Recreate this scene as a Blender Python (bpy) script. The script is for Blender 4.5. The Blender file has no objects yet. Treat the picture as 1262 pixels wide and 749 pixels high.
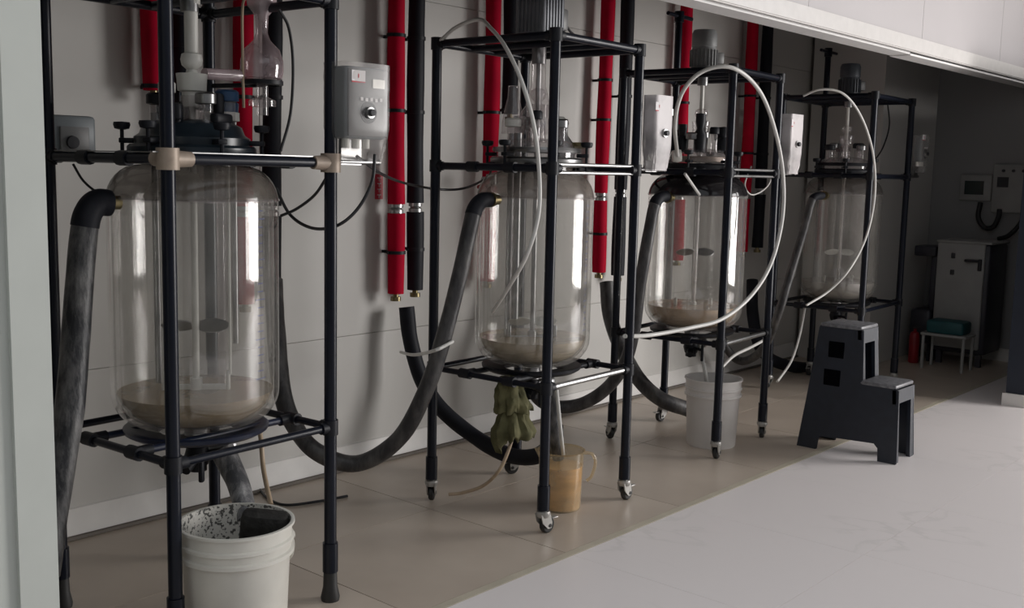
import bpy, math, random
from mathutils import Vector, Matrix, noise
random.seed(7)
C = bpy.context.scene.collection
scn = bpy.context.scene

# ------------------------------------------------------------ camera
cam_data = bpy.data.cameras.new('camera')
cam_data.sensor_width = 36.0
cam_data.lens = 36.0 * 1311.84 / 1262.0
cam_data.clip_start = 0.02
cam = bpy.data.objects.new('camera', cam_data)
C.objects.link(cam)
R_ = Vector((0.660667, -0.750345, 0.022385)); F_ = Vector((0.746449, 0.653491, -0.125551))
F_.normalize(); R_ = (R_ - F_ * R_.dot(F_)).normalized(); U_ = R_.cross(F_)
m = Matrix(((R_.x, U_.x, -F_.x, 0), (R_.y, U_.y, -F_.y, 0), (R_.z, U_.z, -F_.z, 1.45), (0, 0, 0, 1)))
cam.matrix_world = m
scn.camera = cam

# ------------------------------------------------------------ world, lights, exposure
w = bpy.data.worlds.new('overcast'); scn.world = w
w.use_nodes = True
bg = w.node_tree.nodes['Background']
bg.inputs[0].default_value = (0.93, 0.96, 1.0, 1)
bg.inputs[1].default_value = 0.73
def area(name, loc, target, sx, sy, power, col=(1, 1, 1)):
    l = bpy.data.lights.new(name, 'AREA'); l.shape = 'RECTANGLE'; l.size = sx; l.size_y = sy
    l.energy = power; l.color = col
    o = bpy.data.objects.new(name, l); C.objects.link(o); o.location = loc
    d = Vector(target) - Vector(loc)
    o.rotation_euler = d.to_track_quat('-Z', 'Y').to_euler()
    return o
# daylight through the tall loading door at the far end of the outer hall
area('loading_door_daylight', (8.9, -2.3, 1.60), (3.0, 1.2, 0.9), 2.6, 2.9, 375, (1.0, 0.97, 0.95))
scn.view_settings.view_transform = 'Standard'
scn.view_settings.look = 'None'
scn.view_settings.gamma = 1.0
scn.view_settings.use_curve_mapping = False
scn.view_settings.exposure = 0.0

# ------------------------------------------------------------ materials
def nmat(name):
    mt = bpy.data.materials.new(name); mt.use_nodes = True
    nt = mt.node_tree
    return mt, nt, nt.nodes['Principled BSDF']
def M(name, col, rough=0.5, metal=0.0, var=0.06, scale=8.0, bump=0.0, col2=None, coords='Object', detail=4, spec=0.5, mapping=None):
    mt, nt, p = nmat(name)
    tc = nt.nodes.new('ShaderNodeTexCoord')
    n = nt.nodes.new('ShaderNodeTexNoise'); n.inputs['Scale'].default_value = scale; n.inputs['Detail'].default_value = detail
    if mapping:
        mp = nt.nodes.new('ShaderNodeMapping'); mp.inputs['Scale'].default_value = mapping
        nt.links.new(tc.outputs[coords], mp.inputs[0]); nt.links.new(mp.outputs[0], n.inputs['Vector'])
    else:
        nt.links.new(tc.outputs[coords], n.inputs['Vector'])
    r = nt.nodes.new('ShaderNodeValToRGB')
    a = tuple(max(0, c * (1 - var)) for c in col); b = col2 or tuple(min(1, c * (1 + var)) for c in col)
    r.color_ramp.elements[0].position = 0.35; r.color_ramp.elements[1].position = 0.68
    r.color_ramp.elements[0].color = (*a, 1); r.color_ramp.elements[1].color = (*b, 1)
    nt.links.new(n.outputs['Fac'], r.inputs[0]); nt.links.new(r.outputs[0], p.inputs['Base Color'])
    p.inputs['Roughness'].default_value = rough; p.inputs['Metallic'].default_value = metal
    p.inputs['Specular IOR Level'].default_value = spec
    if bump:
        bp = nt.nodes.new('ShaderNodeBump'); bp.inputs['Strength'].default_value = bump; bp.inputs['Distance'].default_value = 0.01
        nt.links.new(n.outputs['Fac'], bp.inputs['Height']); nt.links.new(bp.outputs[0], p.inputs['Normal'])
    return mt
def glass(name, tint=(0.93, 0.94, 0.93), film=0.05, filmcol=(0.75, 0.73, 0.68), rough=0.03, refl=1.0, filmscale=5.0):
    """thin-walled glass: see-through skin with Fresnel reflections and a faint residue film"""
    mt = bpy.data.materials.new(name); mt.use_nodes = True; nt = mt.node_tree; nt.nodes.clear()
    out = nt.nodes.new('ShaderNodeOutputMaterial')
    tr = nt.nodes.new('ShaderNodeBsdfTransparent'); tr.inputs[0].default_value = (*tint, 1)
    gl = nt.nodes.new('ShaderNodeBsdfGlossy'); gl.inputs['Roughness'].default_value = rough
    gl.inputs['Color'].default_value = (refl, refl, refl, 1)
    df = nt.nodes.new('ShaderNodeBsdfDiffuse'); df.inputs[0].default_value = (*filmcol, 1)
    tc = nt.nodes.new('ShaderNodeTexCoord'); ns = nt.nodes.new('ShaderNodeTexNoise'); ns.inputs['Scale'].default_value = filmscale
    ns.inputs['Detail'].default_value = 5
    nt.links.new(tc.outputs['Object'], ns.inputs['Vector'])
    mr = nt.nodes.new('ShaderNodeMapRange'); mr.inputs[1].default_value = 0.3; mr.inputs[2].default_value = 0.75
    mr.inputs[3].default_value = film * 0.4; mr.inputs[4].default_value = film * 1.7
    nt.links.new(ns.outputs['Fac'], mr.inputs[0])
    m1 = nt.nodes.new('ShaderNodeMixShader'); nt.links.new(mr.outputs[0], m1.inputs[0])
    nt.links.new(tr.outputs[0], m1.inputs[1]); nt.links.new(df.outputs[0], m1.inputs[2])
    fr = nt.nodes.new('ShaderNodeFresnel'); fr.inputs[0].default_value = 1.5
    geo = nt.nodes.new('ShaderNodeNewGeometry')
    m2 = nt.nodes.new('ShaderNodeMixShader'); nt.links.new(fr.outputs[0], m2.inputs[0])
    # a thin skin reflects the same from either side
    nt.links.new(m1.outputs[0], m2.inputs[1]); nt.links.new(gl.outputs[0], m2.inputs[2])
    fr2 = nt.nodes.new('ShaderNodeMath'); fr2.operation = 'MINIMUM'
    lw = nt.nodes.new('ShaderNodeLayerWeight'); lw.inputs[0].default_value = 0.35
    pw = nt.nodes.new('ShaderNodeMath'); pw.operation = 'POWER'; pw.inputs[1].default_value = 3.0
    nt.links.new(lw.outputs['Facing'], pw.inputs[0])
    ad = nt.nodes.new('ShaderNodeMath'); ad.operation = 'MULTIPLY_ADD'; ad.inputs[1].default_value = 0.75; ad.inputs[2].default_value = 0.055
    nt.links.new(pw.outputs[0], ad.inputs[0])
    nt.nodes.remove(fr); nt.nodes.remove(geo); nt.nodes.remove(fr2)
    nt.links.new(ad.outputs[0], m2.inputs[0])
    nt.links.new(m2.outputs[0], out.inputs[0])
    return mt

MT = dict(
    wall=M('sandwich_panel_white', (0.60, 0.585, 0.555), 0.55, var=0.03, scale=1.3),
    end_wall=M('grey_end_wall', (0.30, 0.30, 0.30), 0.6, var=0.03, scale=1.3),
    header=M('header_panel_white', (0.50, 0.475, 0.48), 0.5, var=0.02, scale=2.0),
    trim=M('white_aluminium_trim', (0.66, 0.64, 0.62), 0.4, var=0.03, scale=20),
    trim_grey=M('grey_trim_lip', (0.86, 0.85, 0.84), 0.4, var=0.03),
    jamb=M('jamb_panel', (0.55, 0.575, 0.535), 0.45, var=0.02),
    skirt=M('cove_skirting', (0.74, 0.72, 0.69), 0.45, var=0.04),
    tile_tan=M('tan_floor_tile', (0.52, 0.44, 0.365), 0.33, var=0.08, scale=2.2, coords='Object', col2=(0.57, 0.49, 0.41)),
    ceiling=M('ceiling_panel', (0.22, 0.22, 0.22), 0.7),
    dark_paint=M('dark_blue_partition_paint', (0.010, 0.016, 0.030), 0.5, var=0.1),
    black=M('black_painted_tube', (0.005, 0.007, 0.014), 0.3, var=0.1, scale=20, spec=0.28),
    black_rough=M('black_casting', (0.008, 0.009, 0.013), 0.5, var=0.2, scale=30, spec=0.3),
    blue_black=M('dark_blue_enamel', (0.012, 0.018, 0.042), 0.35, var=0.25, scale=14),
    teal_black=M('dark_teal_enamel', (0.012, 0.019, 0.026), 0.3, var=0.3, scale=14),
    chrome=M('brushed_steel', (0.44, 0.44, 0.435), 0.34, 1.0, var=0.1, scale=20),
    steel_dark=M('dull_steel', (0.30, 0.30, 0.30), 0.35, 1.0, var=0.15, scale=20),
    brass=M('old_brass', (0.24, 0.20, 0.11), 0.35, 1.0, var=0.2, scale=20),
    bronze=M('tan_cast_clamp', (0.33, 0.265, 0.21), 0.5, 0.2, var=0.15, scale=25),
    caster_grey=M('zinc_caster', (0.42, 0.41, 0.39), 0.4, 0.5, var=0.15, scale=25),
    rubber=M('black_rubber', (0.02, 0.02, 0.02), 0.55, var=0.2),
    red_foam=M('red_insulation', (0.44, 0.001, 0.024), 0.75, var=0.10, scale=9, bump=0.1, spec=0.12),
    black_foam=M('black_insulation', (0.008, 0.009, 0.014), 0.6, var=0.2, scale=12, bump=0.2, spec=0.25),
    ptfe=M('white_ptfe', (0.72, 0.71, 0.66), 0.4, var=0.06),
    white_plastic=M('white_plastic', (0.74, 0.71, 0.68), 0.4, var=0.05, scale=5),
    bucket1=M('stained_white_bucket', (0.68, 0.66, 0.60), 0.4, var=0.08, scale=6),
    grey_box=M('grey_control_box', (0.17, 0.17, 0.168), 0.45, var=0.05),
    grey_side=M('grey_box_side', (0.17, 0.19, 0.20), 0.45, var=0.05),
    motor_grey=M('grey_motor_paint', (0.19, 0.20, 0.22), 0.45, 0.2, var=0.15, scale=15),
    motor_light=M('pale_motor_paint', (0.26, 0.265, 0.265), 0.45, 0.1, var=0.15, scale=15),
    motor_dark=M('dark_motor_paint', (0.07, 0.078, 0.09), 0.45, 0.2, var=0.15, scale=15),
    tube_white=M('milky_silicone_tube', (0.62, 0.61, 0.58), 0.35, var=0.06),
    tube_tan=M('yellowed_tube', (0.42, 0.32, 0.22), 0.35, var=0.12, scale=15),
    cable=M('black_cable', (0.012, 0.012, 0.014), 0.45, var=0.2),
    cable_red=M('dark_red_cable', (0.16, 0.02, 0.025), 0.45, var=0.2),
    stool=M('dark_blue_grey_plastic', (0.016, 0.020, 0.030), 0.42, var=0.12, scale=20, bump=0.1),
    stool_top=M('scuffed_grey_tread', (0.16, 0.16, 0.17), 0.45, var=0.3, scale=45, bump=0.3),
    hole_shade=M('painted_opening_shade', (0.001, 0.001, 0.002), 0.9, spec=0.05),
    cloth=M('olive_rag', (0.085, 0.082, 0.03), 0.9, var=0.35, scale=14, bump=0.4, col2=(0.15, 0.14, 0.065)),
    rag_black=M('dark_wet_sponge', (0.018, 0.017, 0.015), 0.7, var=0.5, scale=30, bump=0.8),
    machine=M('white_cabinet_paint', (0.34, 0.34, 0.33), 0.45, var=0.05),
    machine_dark=M('dark_cabinet_side', (0.03, 0.03, 0.04), 0.4, var=0.1),
    teal=M('teal_tray', (0.015, 0.085, 0.095), 0.5, var=0.1),
    red=M('red_paint', (0.26, 0.005, 0.012), 0.4, var=0.1),
    screen=M('green_black_screen', (0.012, 0.03, 0.028), 0.25),
    blue_cap=M('blue_cap', (0.015, 0.055, 0.13), 0.4, var=0.1),
    paper=M('white_label', (0.75, 0.72, 0.72), 0.6, var=0.02),
    paper_red=M('red_label', (0.55, 0.05, 0.07), 0.6, var=0.05),
    ink=M('dark_print', (0.03, 0.03, 0.035), 0.6),
    tick=M('blue_scale_print', (0.05, 0.07, 0.22), 0.6),
    sticker=M('red_sticker', (0.50, 0.04, 0.06), 0.5),
)
# hoses wrapped in clear film: dark foam with pale streaks that run along the hose
def film_hose(name, dark, pale, s):
    mt, nt, p = nmat(name)
    tc = nt.nodes.new('ShaderNodeTexCoord')
    mp = nt.nodes.new('ShaderNodeMapping'); mp.inputs['Scale'].default_value = (14, 14, 5)
    n = nt.nodes.new('ShaderNodeTexNoise'); n.inputs['Scale'].default_value = s; n.inputs['Detail'].default_value = 6; n.inputs['Roughness'].default_value = 0.65
    r = nt.nodes.new('ShaderNodeValToRGB')
    r.color_ramp.elements[0].position = 0.42; r.color_ramp.elements[1].position = 0.72
    r.color_ramp.elements[0].color = (*dark, 1); r.color_ramp.elements[1].color = (*pale, 1)
    nt.links.new(tc.outputs['Object'], mp.inputs[0]); nt.links.new(mp.outputs[0], n.inputs['Vector'])
    nt.links.new(n.outputs['Fac'], r.inputs[0]); nt.links.new(r.outputs[0], p.inputs['Base Color'])
    bp = nt.nodes.new('ShaderNodeBump'); bp.inputs['Strength'].default_value = 0.5; bp.inputs['Distance'].default_value = 0.01
    nt.links.new(n.outputs['Fac'], bp.inputs['Height']); nt.links.new(bp.outputs[0], p.inputs['Normal'])
    p.inputs['Roughness'].default_value = 0.42; p.inputs['Specular IOR Level'].default_value = 0.35
    return mt
MT['hose_film'] = film_hose('film_wrapped_hose', (0.022, 0.023, 0.026), (0.20, 0.195, 0.19), 1.5)
MT['hose_film2'] = film_hose('grey_film_wrapped_hose', (0.035, 0.034, 0.036), (0.13, 0.125, 0.12), 1.0)
MT['hose_pale'] = film_hose('pale_film_sleeve', (0.10, 0.10, 0.105), (0.50, 0.49, 0.48), 1.5)
MT['crinkle'] = glass('crinkled_clear_bag', (0.88, 0.87, 0.86), 0.10, (0.9, 0.88, 0.87), 0.3, refl=0.6)
MT['crinkle_w'] = glass('milky_crinkled_bag', (0.85, 0.84, 0.83), 0.85, (0.66, 0.62, 0.62), 0.4, refl=0.5)
MT['jacket'] = glass('jacket_glass', (0.95, 0.945, 0.935), 0.050, (0.70, 0.68, 0.64), 0.035)
MT['inner'] = glass('inner_vessel_glass', (0.93, 0.93, 0.925), 0.10, (0.78, 0.76, 0.72), 0.05)
MT['lidglass'] = glass('lid_glass', (0.90, 0.88, 0.88), 0.12, (0.70, 0.66, 0.66), 0.04)
MT['flask'] = glass('pinkish_flask_glass', (0.84, 0.78, 0.79), 0.5, (0.50, 0.40, 0.42), 0.05)
def dome_mat(name, amt, col):
    return glass(name, (0.72, 0.70, 0.68), amt, col, 0.12, refl=0.6, filmscale=7)
def liquid(name, col, amt):
    """cloudy shallow liquid behind the glass"""
    mt, nt, p = nmat(name)
    tc = nt.nodes.new('ShaderNodeTexCoord'); n = nt.nodes.new('ShaderNodeTexNoise'); n.inputs['Scale'].default_value = 6; n.inputs['Detail'].default_value = 6
    mp = nt.nodes.new('ShaderNodeMapping'); mp.inputs['Scale'].default_value = (1, 1, 4)
    r = nt.nodes.new('ShaderNodeValToRGB'); r.color_ramp.elements[0].position = 0.35; r.color_ramp.elements[1].position = 0.7
    r.color_ramp.elements[0].color = (*[c * 0.72 for c in col], 1); r.color_ramp.elements[1].color = (*[min(1, c * 1.15) for c in col], 1)
    nt.links.new(tc.outputs['Object'], mp.inputs[0]); nt.links.new(mp.outputs[0], n.inputs['Vector'])
    nt.links.new(n.outputs['Fac'], r.inputs[0]); nt.links.new(r.outputs[0], p.inputs['Base Color'])
    p.inputs['Roughness'].default_value = 0.12
    p.inputs['Alpha'].default_value = amt
    return mt
# marble tiles: pale ground with thin soft veins
def marble():
    mt, nt, p = nmat('pale_marble_tile')
    geo = nt.nodes.new('ShaderNodeTexCoord')
    n1 = nt.nodes.new('ShaderNodeTexNoise'); n1.inputs['Scale'].default_value = 1.2; n1.inputs['Detail'].default_value = 8; n1.inputs['Distortion'].default_value = 1.2
    n2 = nt.nodes.new('ShaderNodeTexNoise'); n2.inputs['Scale'].default_value = 0.7; n2.inputs['Detail'].default_value = 3
    ab = nt.nodes.new('ShaderNodeMath'); ab.operation = 'SUBTRACT'; ab.inputs[1].default_value = 0.5
    a2 = nt.nodes.new('ShaderNodeMath'); a2.operation = 'ABSOLUTE'
    r = nt.nodes.new('ShaderNodeValToRGB')
    r.color_ramp.elements[0].position = 0.0; r.color_ramp.elements[0].color = (0.79, 0.75, 0.735, 1)
    r.color_ramp.elements[1].position = 0.014; r.color_ramp.elements[1].color = (0.88, 0.83, 0.82, 1)
    mix = nt.nodes.new('ShaderNodeMixRGB'); mix.blend_type = 'MIX'
    mr = nt.nodes.new('ShaderNodeMapRange'); mr.inputs[1].default_value = 0.48; mr.inputs[2].default_value = 0.66
    nt.links.new(geo.outputs['Object'], n1.inputs['Vector']); nt.links.new(geo.outputs['Object'], n2.inputs['Vector'])
    nt.links.new(n1.outputs['Fac'], ab.inputs[0]); nt.links.new(ab.outputs[0], a2.inputs[0]); nt.links.new(a2.outputs[0], r.inputs[0])
    nt.links.new(n2.outputs['Fac'], mr.inputs[0]); nt.links.new(mr.outputs[0], mix.inputs[0])
    mix.inputs[1].default_value = (0.88, 0.83, 0.82, 1)
    nt.links.new(r.outputs[0], mix.inputs[2]); nt.links.new(mix.outputs[0], p.inputs['Base Color'])
    p.inputs['Roughness'].default_value = 0.35
    return mt
MT['marble'] = marble()
MT['joint'] = M('dark_tile_joint', (0.17, 0.15, 0.13), 0.8)
MT['seam'] = M('cream_threshold_strip', (0.55, 0.50, 0.40), 0.4)
MT['dirty_inside'] = M('bucket_inside_speckled', (0.60, 0.58, 0.53), 0.5, var=0.85, scale=95, detail=2, col2=(0.62, 0.60, 0.55))
_r = [n for n in MT['dirty_inside'].node_tree.nodes if n.type == 'VALTORGB'][0]
_r.color_ramp.elements[0].position = 0.40; _r.color_ramp.elements[1].position = 0.47

# ------------------------------------------------------------ mesh helpers
class MB:
    def __init__(s): s.v = []; s.f = []; s.sm = []; s.mi = []; s.cur = 0
    def add(s, vs, fs, smooth=False):
        o = len(s.v); s.v += [tuple(v) for v in vs]
        for f in fs: s.f.append(tuple(i + o for i in f)); s.sm.append(smooth); s.mi.append(s.cur)
        return s
    def box(s, c, d, rot=0.0, bev=0.0):
        hx, hy, hz = d[0] / 2, d[1] / 2, d[2] / 2
        cr, sr = math.cos(rot), math.sin(rot)
        def T(x, y, z): return (c[0] + x * cr - y * sr, c[1] + x * sr + y * cr, c[2] + z)
        if bev <= 0:
            vs = [T(x, y, z) for z in (-hz, hz) for x, y in ((-hx, -hy), (hx, -hy), (hx, hy), (-hx, hy))]
            s.add(vs, [(3, 2, 1, 0), (4, 5, 6, 7), (0, 1, 5, 4), (1, 2, 6, 5), (2, 3, 7, 6), (3, 0, 4, 7)])
        else:
            b = min(bev, hx * .9, hy * .9, hz * .9); vs = []; fs = []
            ring = []
            def sect(hx_, hy_, z):
                pts = []
                for (sx, sy) in ((-1, -1), (1, -1), (1, 1), (-1, 1)):
                    ax = (sx * (hx_ - b), sy * hy_); ay = (sx * hx_, sy * (hy_ - b))
                    mid = (sx * (hx_ - b * .29), sy * (hy_ - b * .29))
                    order = [ay, mid, ax] if sx * sy > 0 else [ax, mid, ay]
                    if sx * sy < 0: order = [ax, mid, ay]
                    pts += order if (sx, sy) in ((1, -1), (-1, 1)) else order
                # keep counter-clockwise order
                pts.sort(key=lambda p: math.atan2(p[1] / hy_, p[0] / hx_))
                return [T(x, y, z) for x, y in pts]
            for hz_, k in ((-hz, b), (-hz + b * .29, b * .29), (-hz + b, 0), (hz - b, 0), (hz - b * .29, b * .29), (hz, b)):
                ring.append(sect(hx - k, hy - k, hz_))
            for q in ring: vs += q
            n = 12
            for i in range(len(ring) - 1):
                for j in range(n):
                    fs.append((i * n + j, i * n + (j + 1) % n, (i + 1) * n + (j + 1) % n, (i + 1) * n + j))
            fs.append(tuple(reversed(range(n)))); fs.append(tuple(range(5 * n, 6 * n)))
            s.add(vs, fs, True)
        return s
    def lathe(s, prof, c=(0, 0, 0), seg=32, axis=None, smooth=True, a0=0, a1=2 * math.pi):
        """prof: (r, z) list"""
        full = abs(a1 - a0 - 2 * math.pi) < 1e-6
        n = seg if full else seg + 1
        mat = Matrix.Identity(3)
        if axis is not None: mat = Vector(axis).normalized().to_track_quat('Z', 'Y').to_matrix()
        vs = []; fs = []
        for r, z in prof:
            for j in range(n):
                a = a0 + (a1 - a0) * j / seg
                p = mat @ Vector((r * math.cos(a), r * math.sin(a), z))
                vs.append((c[0] + p.x, c[1] + p.y, c[2] + p.z))
        for i in range(len(prof) - 1):
            for j in range(seg):
                k = (j + 1) % n if full else j + 1
                fs.append((i * n + j, i * n + k, (i + 1) * n + k, (i + 1) * n + j))
        s.add(vs, fs, smooth); return s
    def cyl(s, p0, p1, r, seg=14, r2=None, cap=True):
        p0 = Vector(p0); p1 = Vector(p1); L = (p1 - p0).length; r2 = r if r2 is None else r2
        s.lathe([(r, 0), (r2, L)], p0, seg, (p1 - p0))
        if cap:
            s.lathe([(0.0001, 0), (r, 0)], p0, seg, (p1 - p0), False); s.lathe([(r2, L), (0.0001, L)], p0, seg, (p1 - p0), False)
        return s
    def tube(s, pts, r, seg=10, cap=True, rad=None):
        P = [Vector(p) for p in pts]; n = len(P); vs = []; fs = []
        t = (P[1] - P[0]).normalized()
        up = Vector((0, 0, 1)) if abs(t.z) < .9 else Vector((1, 0, 0))
        nrm = (up - t * up.dot(t)).normalized()
        for i in range(n):
            t2 = ((P[min(i + 1, n - 1)] - P[max(i - 1, 0)])).normalized()
            nrm = (nrm - t2 * nrm.dot(t2)).normalized(); bn = t2.cross(nrm)
            rr = rad[i] if rad else r
            for j in range(seg):
                a = 2 * math.pi * j / seg
                q = P[i] + nrm * (rr * math.cos(a)) + bn * (rr * math.sin(a)); vs.append(tuple(q))
        for i in range(n - 1):
            for j in range(seg):
                k = (j + 1) % seg
                fs.append((i * seg + j, i * seg + k, (i + 1) * seg + k, (i + 1) * seg + j))
        s.add(vs, fs, True)
        if cap:
            o = len(s.v) - n * seg
            s.f.append(tuple(o + j for j in reversed(range(seg)))); s.sm.append(False); s.mi.append(s.cur)
            s.f.append(tuple(o + (n - 1) * seg + j for j in range(seg))); s.sm.append(False); s.mi.append(s.cur)
        return s
    def prism(s, poly, axis, a, b):
        """poly of 2D points extruded along axis x or y between a and b"""
        n = len(poly)
        if axis == 'x': f = lambda p, t: (t, p[0], p[1])
        elif axis == 'y': f = lambda p, t: (p[0], t, p[1])
        else: f = lambda p, t: (p[0], p[1], t)
        vs = [f(p, a) for p in poly] + [f(p, b) for p in poly]
        fs = [tuple(reversed(range(n))), tuple(range(n, 2 * n))] + [(i, (i + 1) % n, n + (i + 1) % n, n + i) for i in range(n)]
        s.add(vs, fs); return s
    def build(s, name, mats, parent=None):
        me = bpy.data.meshes.new(name); me.from_pydata(s.v, [], s.f); me.update()
        me.polygons.foreach_set('use_smooth', s.sm)
        if not isinstance(mats, (list, tuple)): mats = [mats]
        for m_ in mats: me.materials.append(MT[m_] if isinstance(m_, str) else m_)
        if len(mats) > 1: me.polygons.foreach_set('material_index', s.mi)
        try: me.set_sharp_from_angle(angle=math.radians(42))
        except Exception: pass
        o = bpy.data.objects.new(name, me); C.objects.link(o)
        if parent: o.parent = parent
        return o
def spline(pts, n=8):
    P = [Vector(p) for p in pts]; out = []
    Q = [P[0] * 2 - P[1]] + P + [P[-1] * 2 - P[-2]]
    for i in range(1, len(Q) - 2):
        for k in range(n):
            t = k / n
            a, b, c, d = Q[i - 1], Q[i], Q[i + 1], Q[i + 2]
            out.append(0.5 * ((2 * b) + (c - a) * t + (2 * a - 5 * b + 4 * c - d) * t * t + (3 * b - a - 3 * c + d) * t ** 3))
    out.append(P[-1]); return out
def tag(o, label=None, cat=None, group=None, kind=None):
    if label: o['label'] = label
    if cat: o['category'] = cat
    if group: o['group'] = group
    if kind: o['kind'] = kind
    return o
def empty(name, loc=(0, 0, 0), rz=0.0, label=None, cat=None, group=None):
    o = bpy.data.objects.new(name, None); C.objects.link(o); o.location = loc; o.rotation_euler = (0, 0, rz)
    return tag(o, label, cat, group)
def hose(name, pts, r, mat, label, cat, group=None, n=8, seg=12, wob=0.0, rad=None):
    sp = spline(pts, n)
    rr = None
    if wob: rr = [r * (1 + wob * noise.noise(p * 14)) for p in sp]
    # origin at the first point so that the texture and pivot sit on the hose
    o = MB().tube(sp, r, seg, rad=rr).build(name, mat)
    return tag(o, label, cat, group)
def struct(name, mb, mat, parent=None):
    o = mb.build(name, mat, parent)
    if not parent: o['kind'] = 'structure'
    return o

# ------------------------------------------------------------ the setting
YS, YW = 2.385, 3.89          # partition line, back wall
floor = struct('floor', MB().box((4.4, 0.2, -0.06), (15.2, 9.4, 0.08)), 'joint')
T = 0.8
def tile(name, loc, mat_key, dims, cache={}):
    key = (mat_key, dims)
    if key not in cache:
        o = MB().box((0, 0, 0), (dims[0], dims[1], 0.02)).build(name, mat_key, floor); cache[key] = o.data
    else:
        o = bpy.data.objects.new(name, cache[key]); C.objects.link(o); o.parent = floor
    o.location = loc
    return o
# tiles lie on the floor bed; the texture space is the tile's own, so every other one is turned round
x = -0.9
k = 0
while x < 11.2:
    for j in range(2):
        t_ = tile('tile', (x + T / 2, YS + 0.03 + 0.7375 / 2 + j * 0.7405, -0.01), 'tile_tan', (T - 0.004, 0.737)); 
        t_.rotation_euler.z = math.pi * ((k + j) % 2)
    for j in range(5):
        t_ = tile('tile', (x + T / 2, YS - 0.01 - T / 2 - j * T, -0.01), 'marble', (T - 0.0015, T - 0.0015))
        t_.rotation_euler.z = math.pi * ((k + j) % 2)
    x += T; k += 1
MB().box((5.1, YS + 0.01, -0.009), (12.2, 0.034, 0.02)).build('threshold_strip', 'seam', floor)

# back wall: long cold-store panels with grooved joints
wall = struct('wall_back', MB().box((4.4, YW + 0.06, 1.75), (13, 0.1, 3.5)), 'wall')
def panels(parent, mat, rows, xs, y0, y1, g=0.004):
    for za, zb in rows:
        for xa, xb in zip(xs[:-1], xs[1:]):
            MB().box(((xa + xb) / 2, (y0 + y1) / 2, (za + zb) / 2), (xb - xa - g, abs(y1 - y0), zb - za - g * 0.9)).build('panel', mat, parent)
panels(wall, 'wall', [(0, 0.645), (0.645, 2.26), (2.26, 3.4)], [-1.6, 2.766, 6.86, 10.8], YW, YW + 0.05)
struct('baseboard_back', MB().prism([(YW, 0), (YW - 0.035, 0), (YW - 0.03, 0.03), (YW - 0.012, 0.085), (YW - 0.008, 0.11), (YW, 0.115)], 'x', -1.5, 7.9), 'skirt')
struct('trim_1', MB().box((3.1, YW - 0.045, 0.008), (9.6, 0.018, 0.012)), 'joint')
# return wall beyond the fourth reactor, end wall and room roof
wr = struct('wall_return', MB().box((8.46, 3.56, 1.7), (1.1, 0.58, 3.4)), 'wall')
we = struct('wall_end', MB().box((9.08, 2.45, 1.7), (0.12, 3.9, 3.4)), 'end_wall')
struct('baseboard_end', MB().box((9.01, 2.6, 0.05), (0.02, 1.3, 0.1)), 'skirt')
struct('wall_left', MB().box((-1.45, 3.1, 1.7), (0.1, 1.5, 3.4)), 'wall')
struct('ceiling', MB().box((4.0, 3.2, 3.3), (11.0, 1.8, 0.1)), 'ceiling')
# header over the wide opening
HT = 0.15
hd = struct('wall_header', MB().box((4.3, YS + HT / 2, 2.75), (9.4, HT - 0.04, 1.1)), 'joint')
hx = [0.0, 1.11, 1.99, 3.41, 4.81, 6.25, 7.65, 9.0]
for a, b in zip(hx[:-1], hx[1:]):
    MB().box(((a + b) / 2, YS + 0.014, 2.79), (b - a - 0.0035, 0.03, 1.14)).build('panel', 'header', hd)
struct('trim_2', MB().box((5.06, YS - 0.006, 2.205), (7.9, 0.012, 0.075)).box((5.06, YS + 0.006, 2.1655), (7.9, 0.02, 0.006)), 'trim')
tb = struct('trim_3', MB().box((5.06, YS + HT / 2 + 0.012, 2.172), (7.9, 0.01, 0.005)), 'joint')
for a, b in ((1.115, 3.5), (3.503, 6.17), (6.175, 9.0)):
    MB().box(((a + b) / 2, YS + 0.016 + HT / 2, 2.160 - (0.006 if a > 6 else 0)), (b - a, HT - 0.03, 0.012)).build('lip', 'trim_grey', tb)
# jamb on the left
jw = struct('wall_jamb', MB().box((0.0, YS + HT / 2, 1.65), (2.06, HT, 3.3)), 'jamb')
struct('trim_4', MB().box((1.068, YS + HT / 2 - 0.004, 1.082), (0.09, HT + 0.02, 2.165)), 'jamb')
# dark blue screen wall at the right edge
pr = struct('wall_partition', MB().box((8.13, 2.0, 1.07), (1.76, 0.12, 2.14)), 'dark_paint')
struct('wall_added_blocker_end', MB().box((9.1, -0.1, 1.7), (0.1, 1.2, 3.4)).box((9.1, -2.4, 3.25), (0.1, 3.4, 0.3)), 'ceiling')  # added out of view, closes gaps where sky light came in
struct('trim_5', MB().box((8.13, 2.0, 0.04), (1.8, 0.15, 0.08)), 'skirt')
struct('wall_added_blocker_back', MB().box((2.9, -4.15, 1.7), (12.2, 0.1, 3.4)), 'ceiling')  # unseen wall added to block ambient light and darken the far end
struct('wall_added_blocker_left', MB().box((-3.15, 0.0, 1.7), (0.1, 8.3, 3.4)), 'ceiling')  # also added out of view, keeps side ambient light out
struct('ceiling_added_blocker', MB().box((6.5, -0.85, 3.35), (5.3, 6.4, 0.1)), 'ceiling')  # added partial roof, unseen, shaped to cut sky light at the far end

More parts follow.
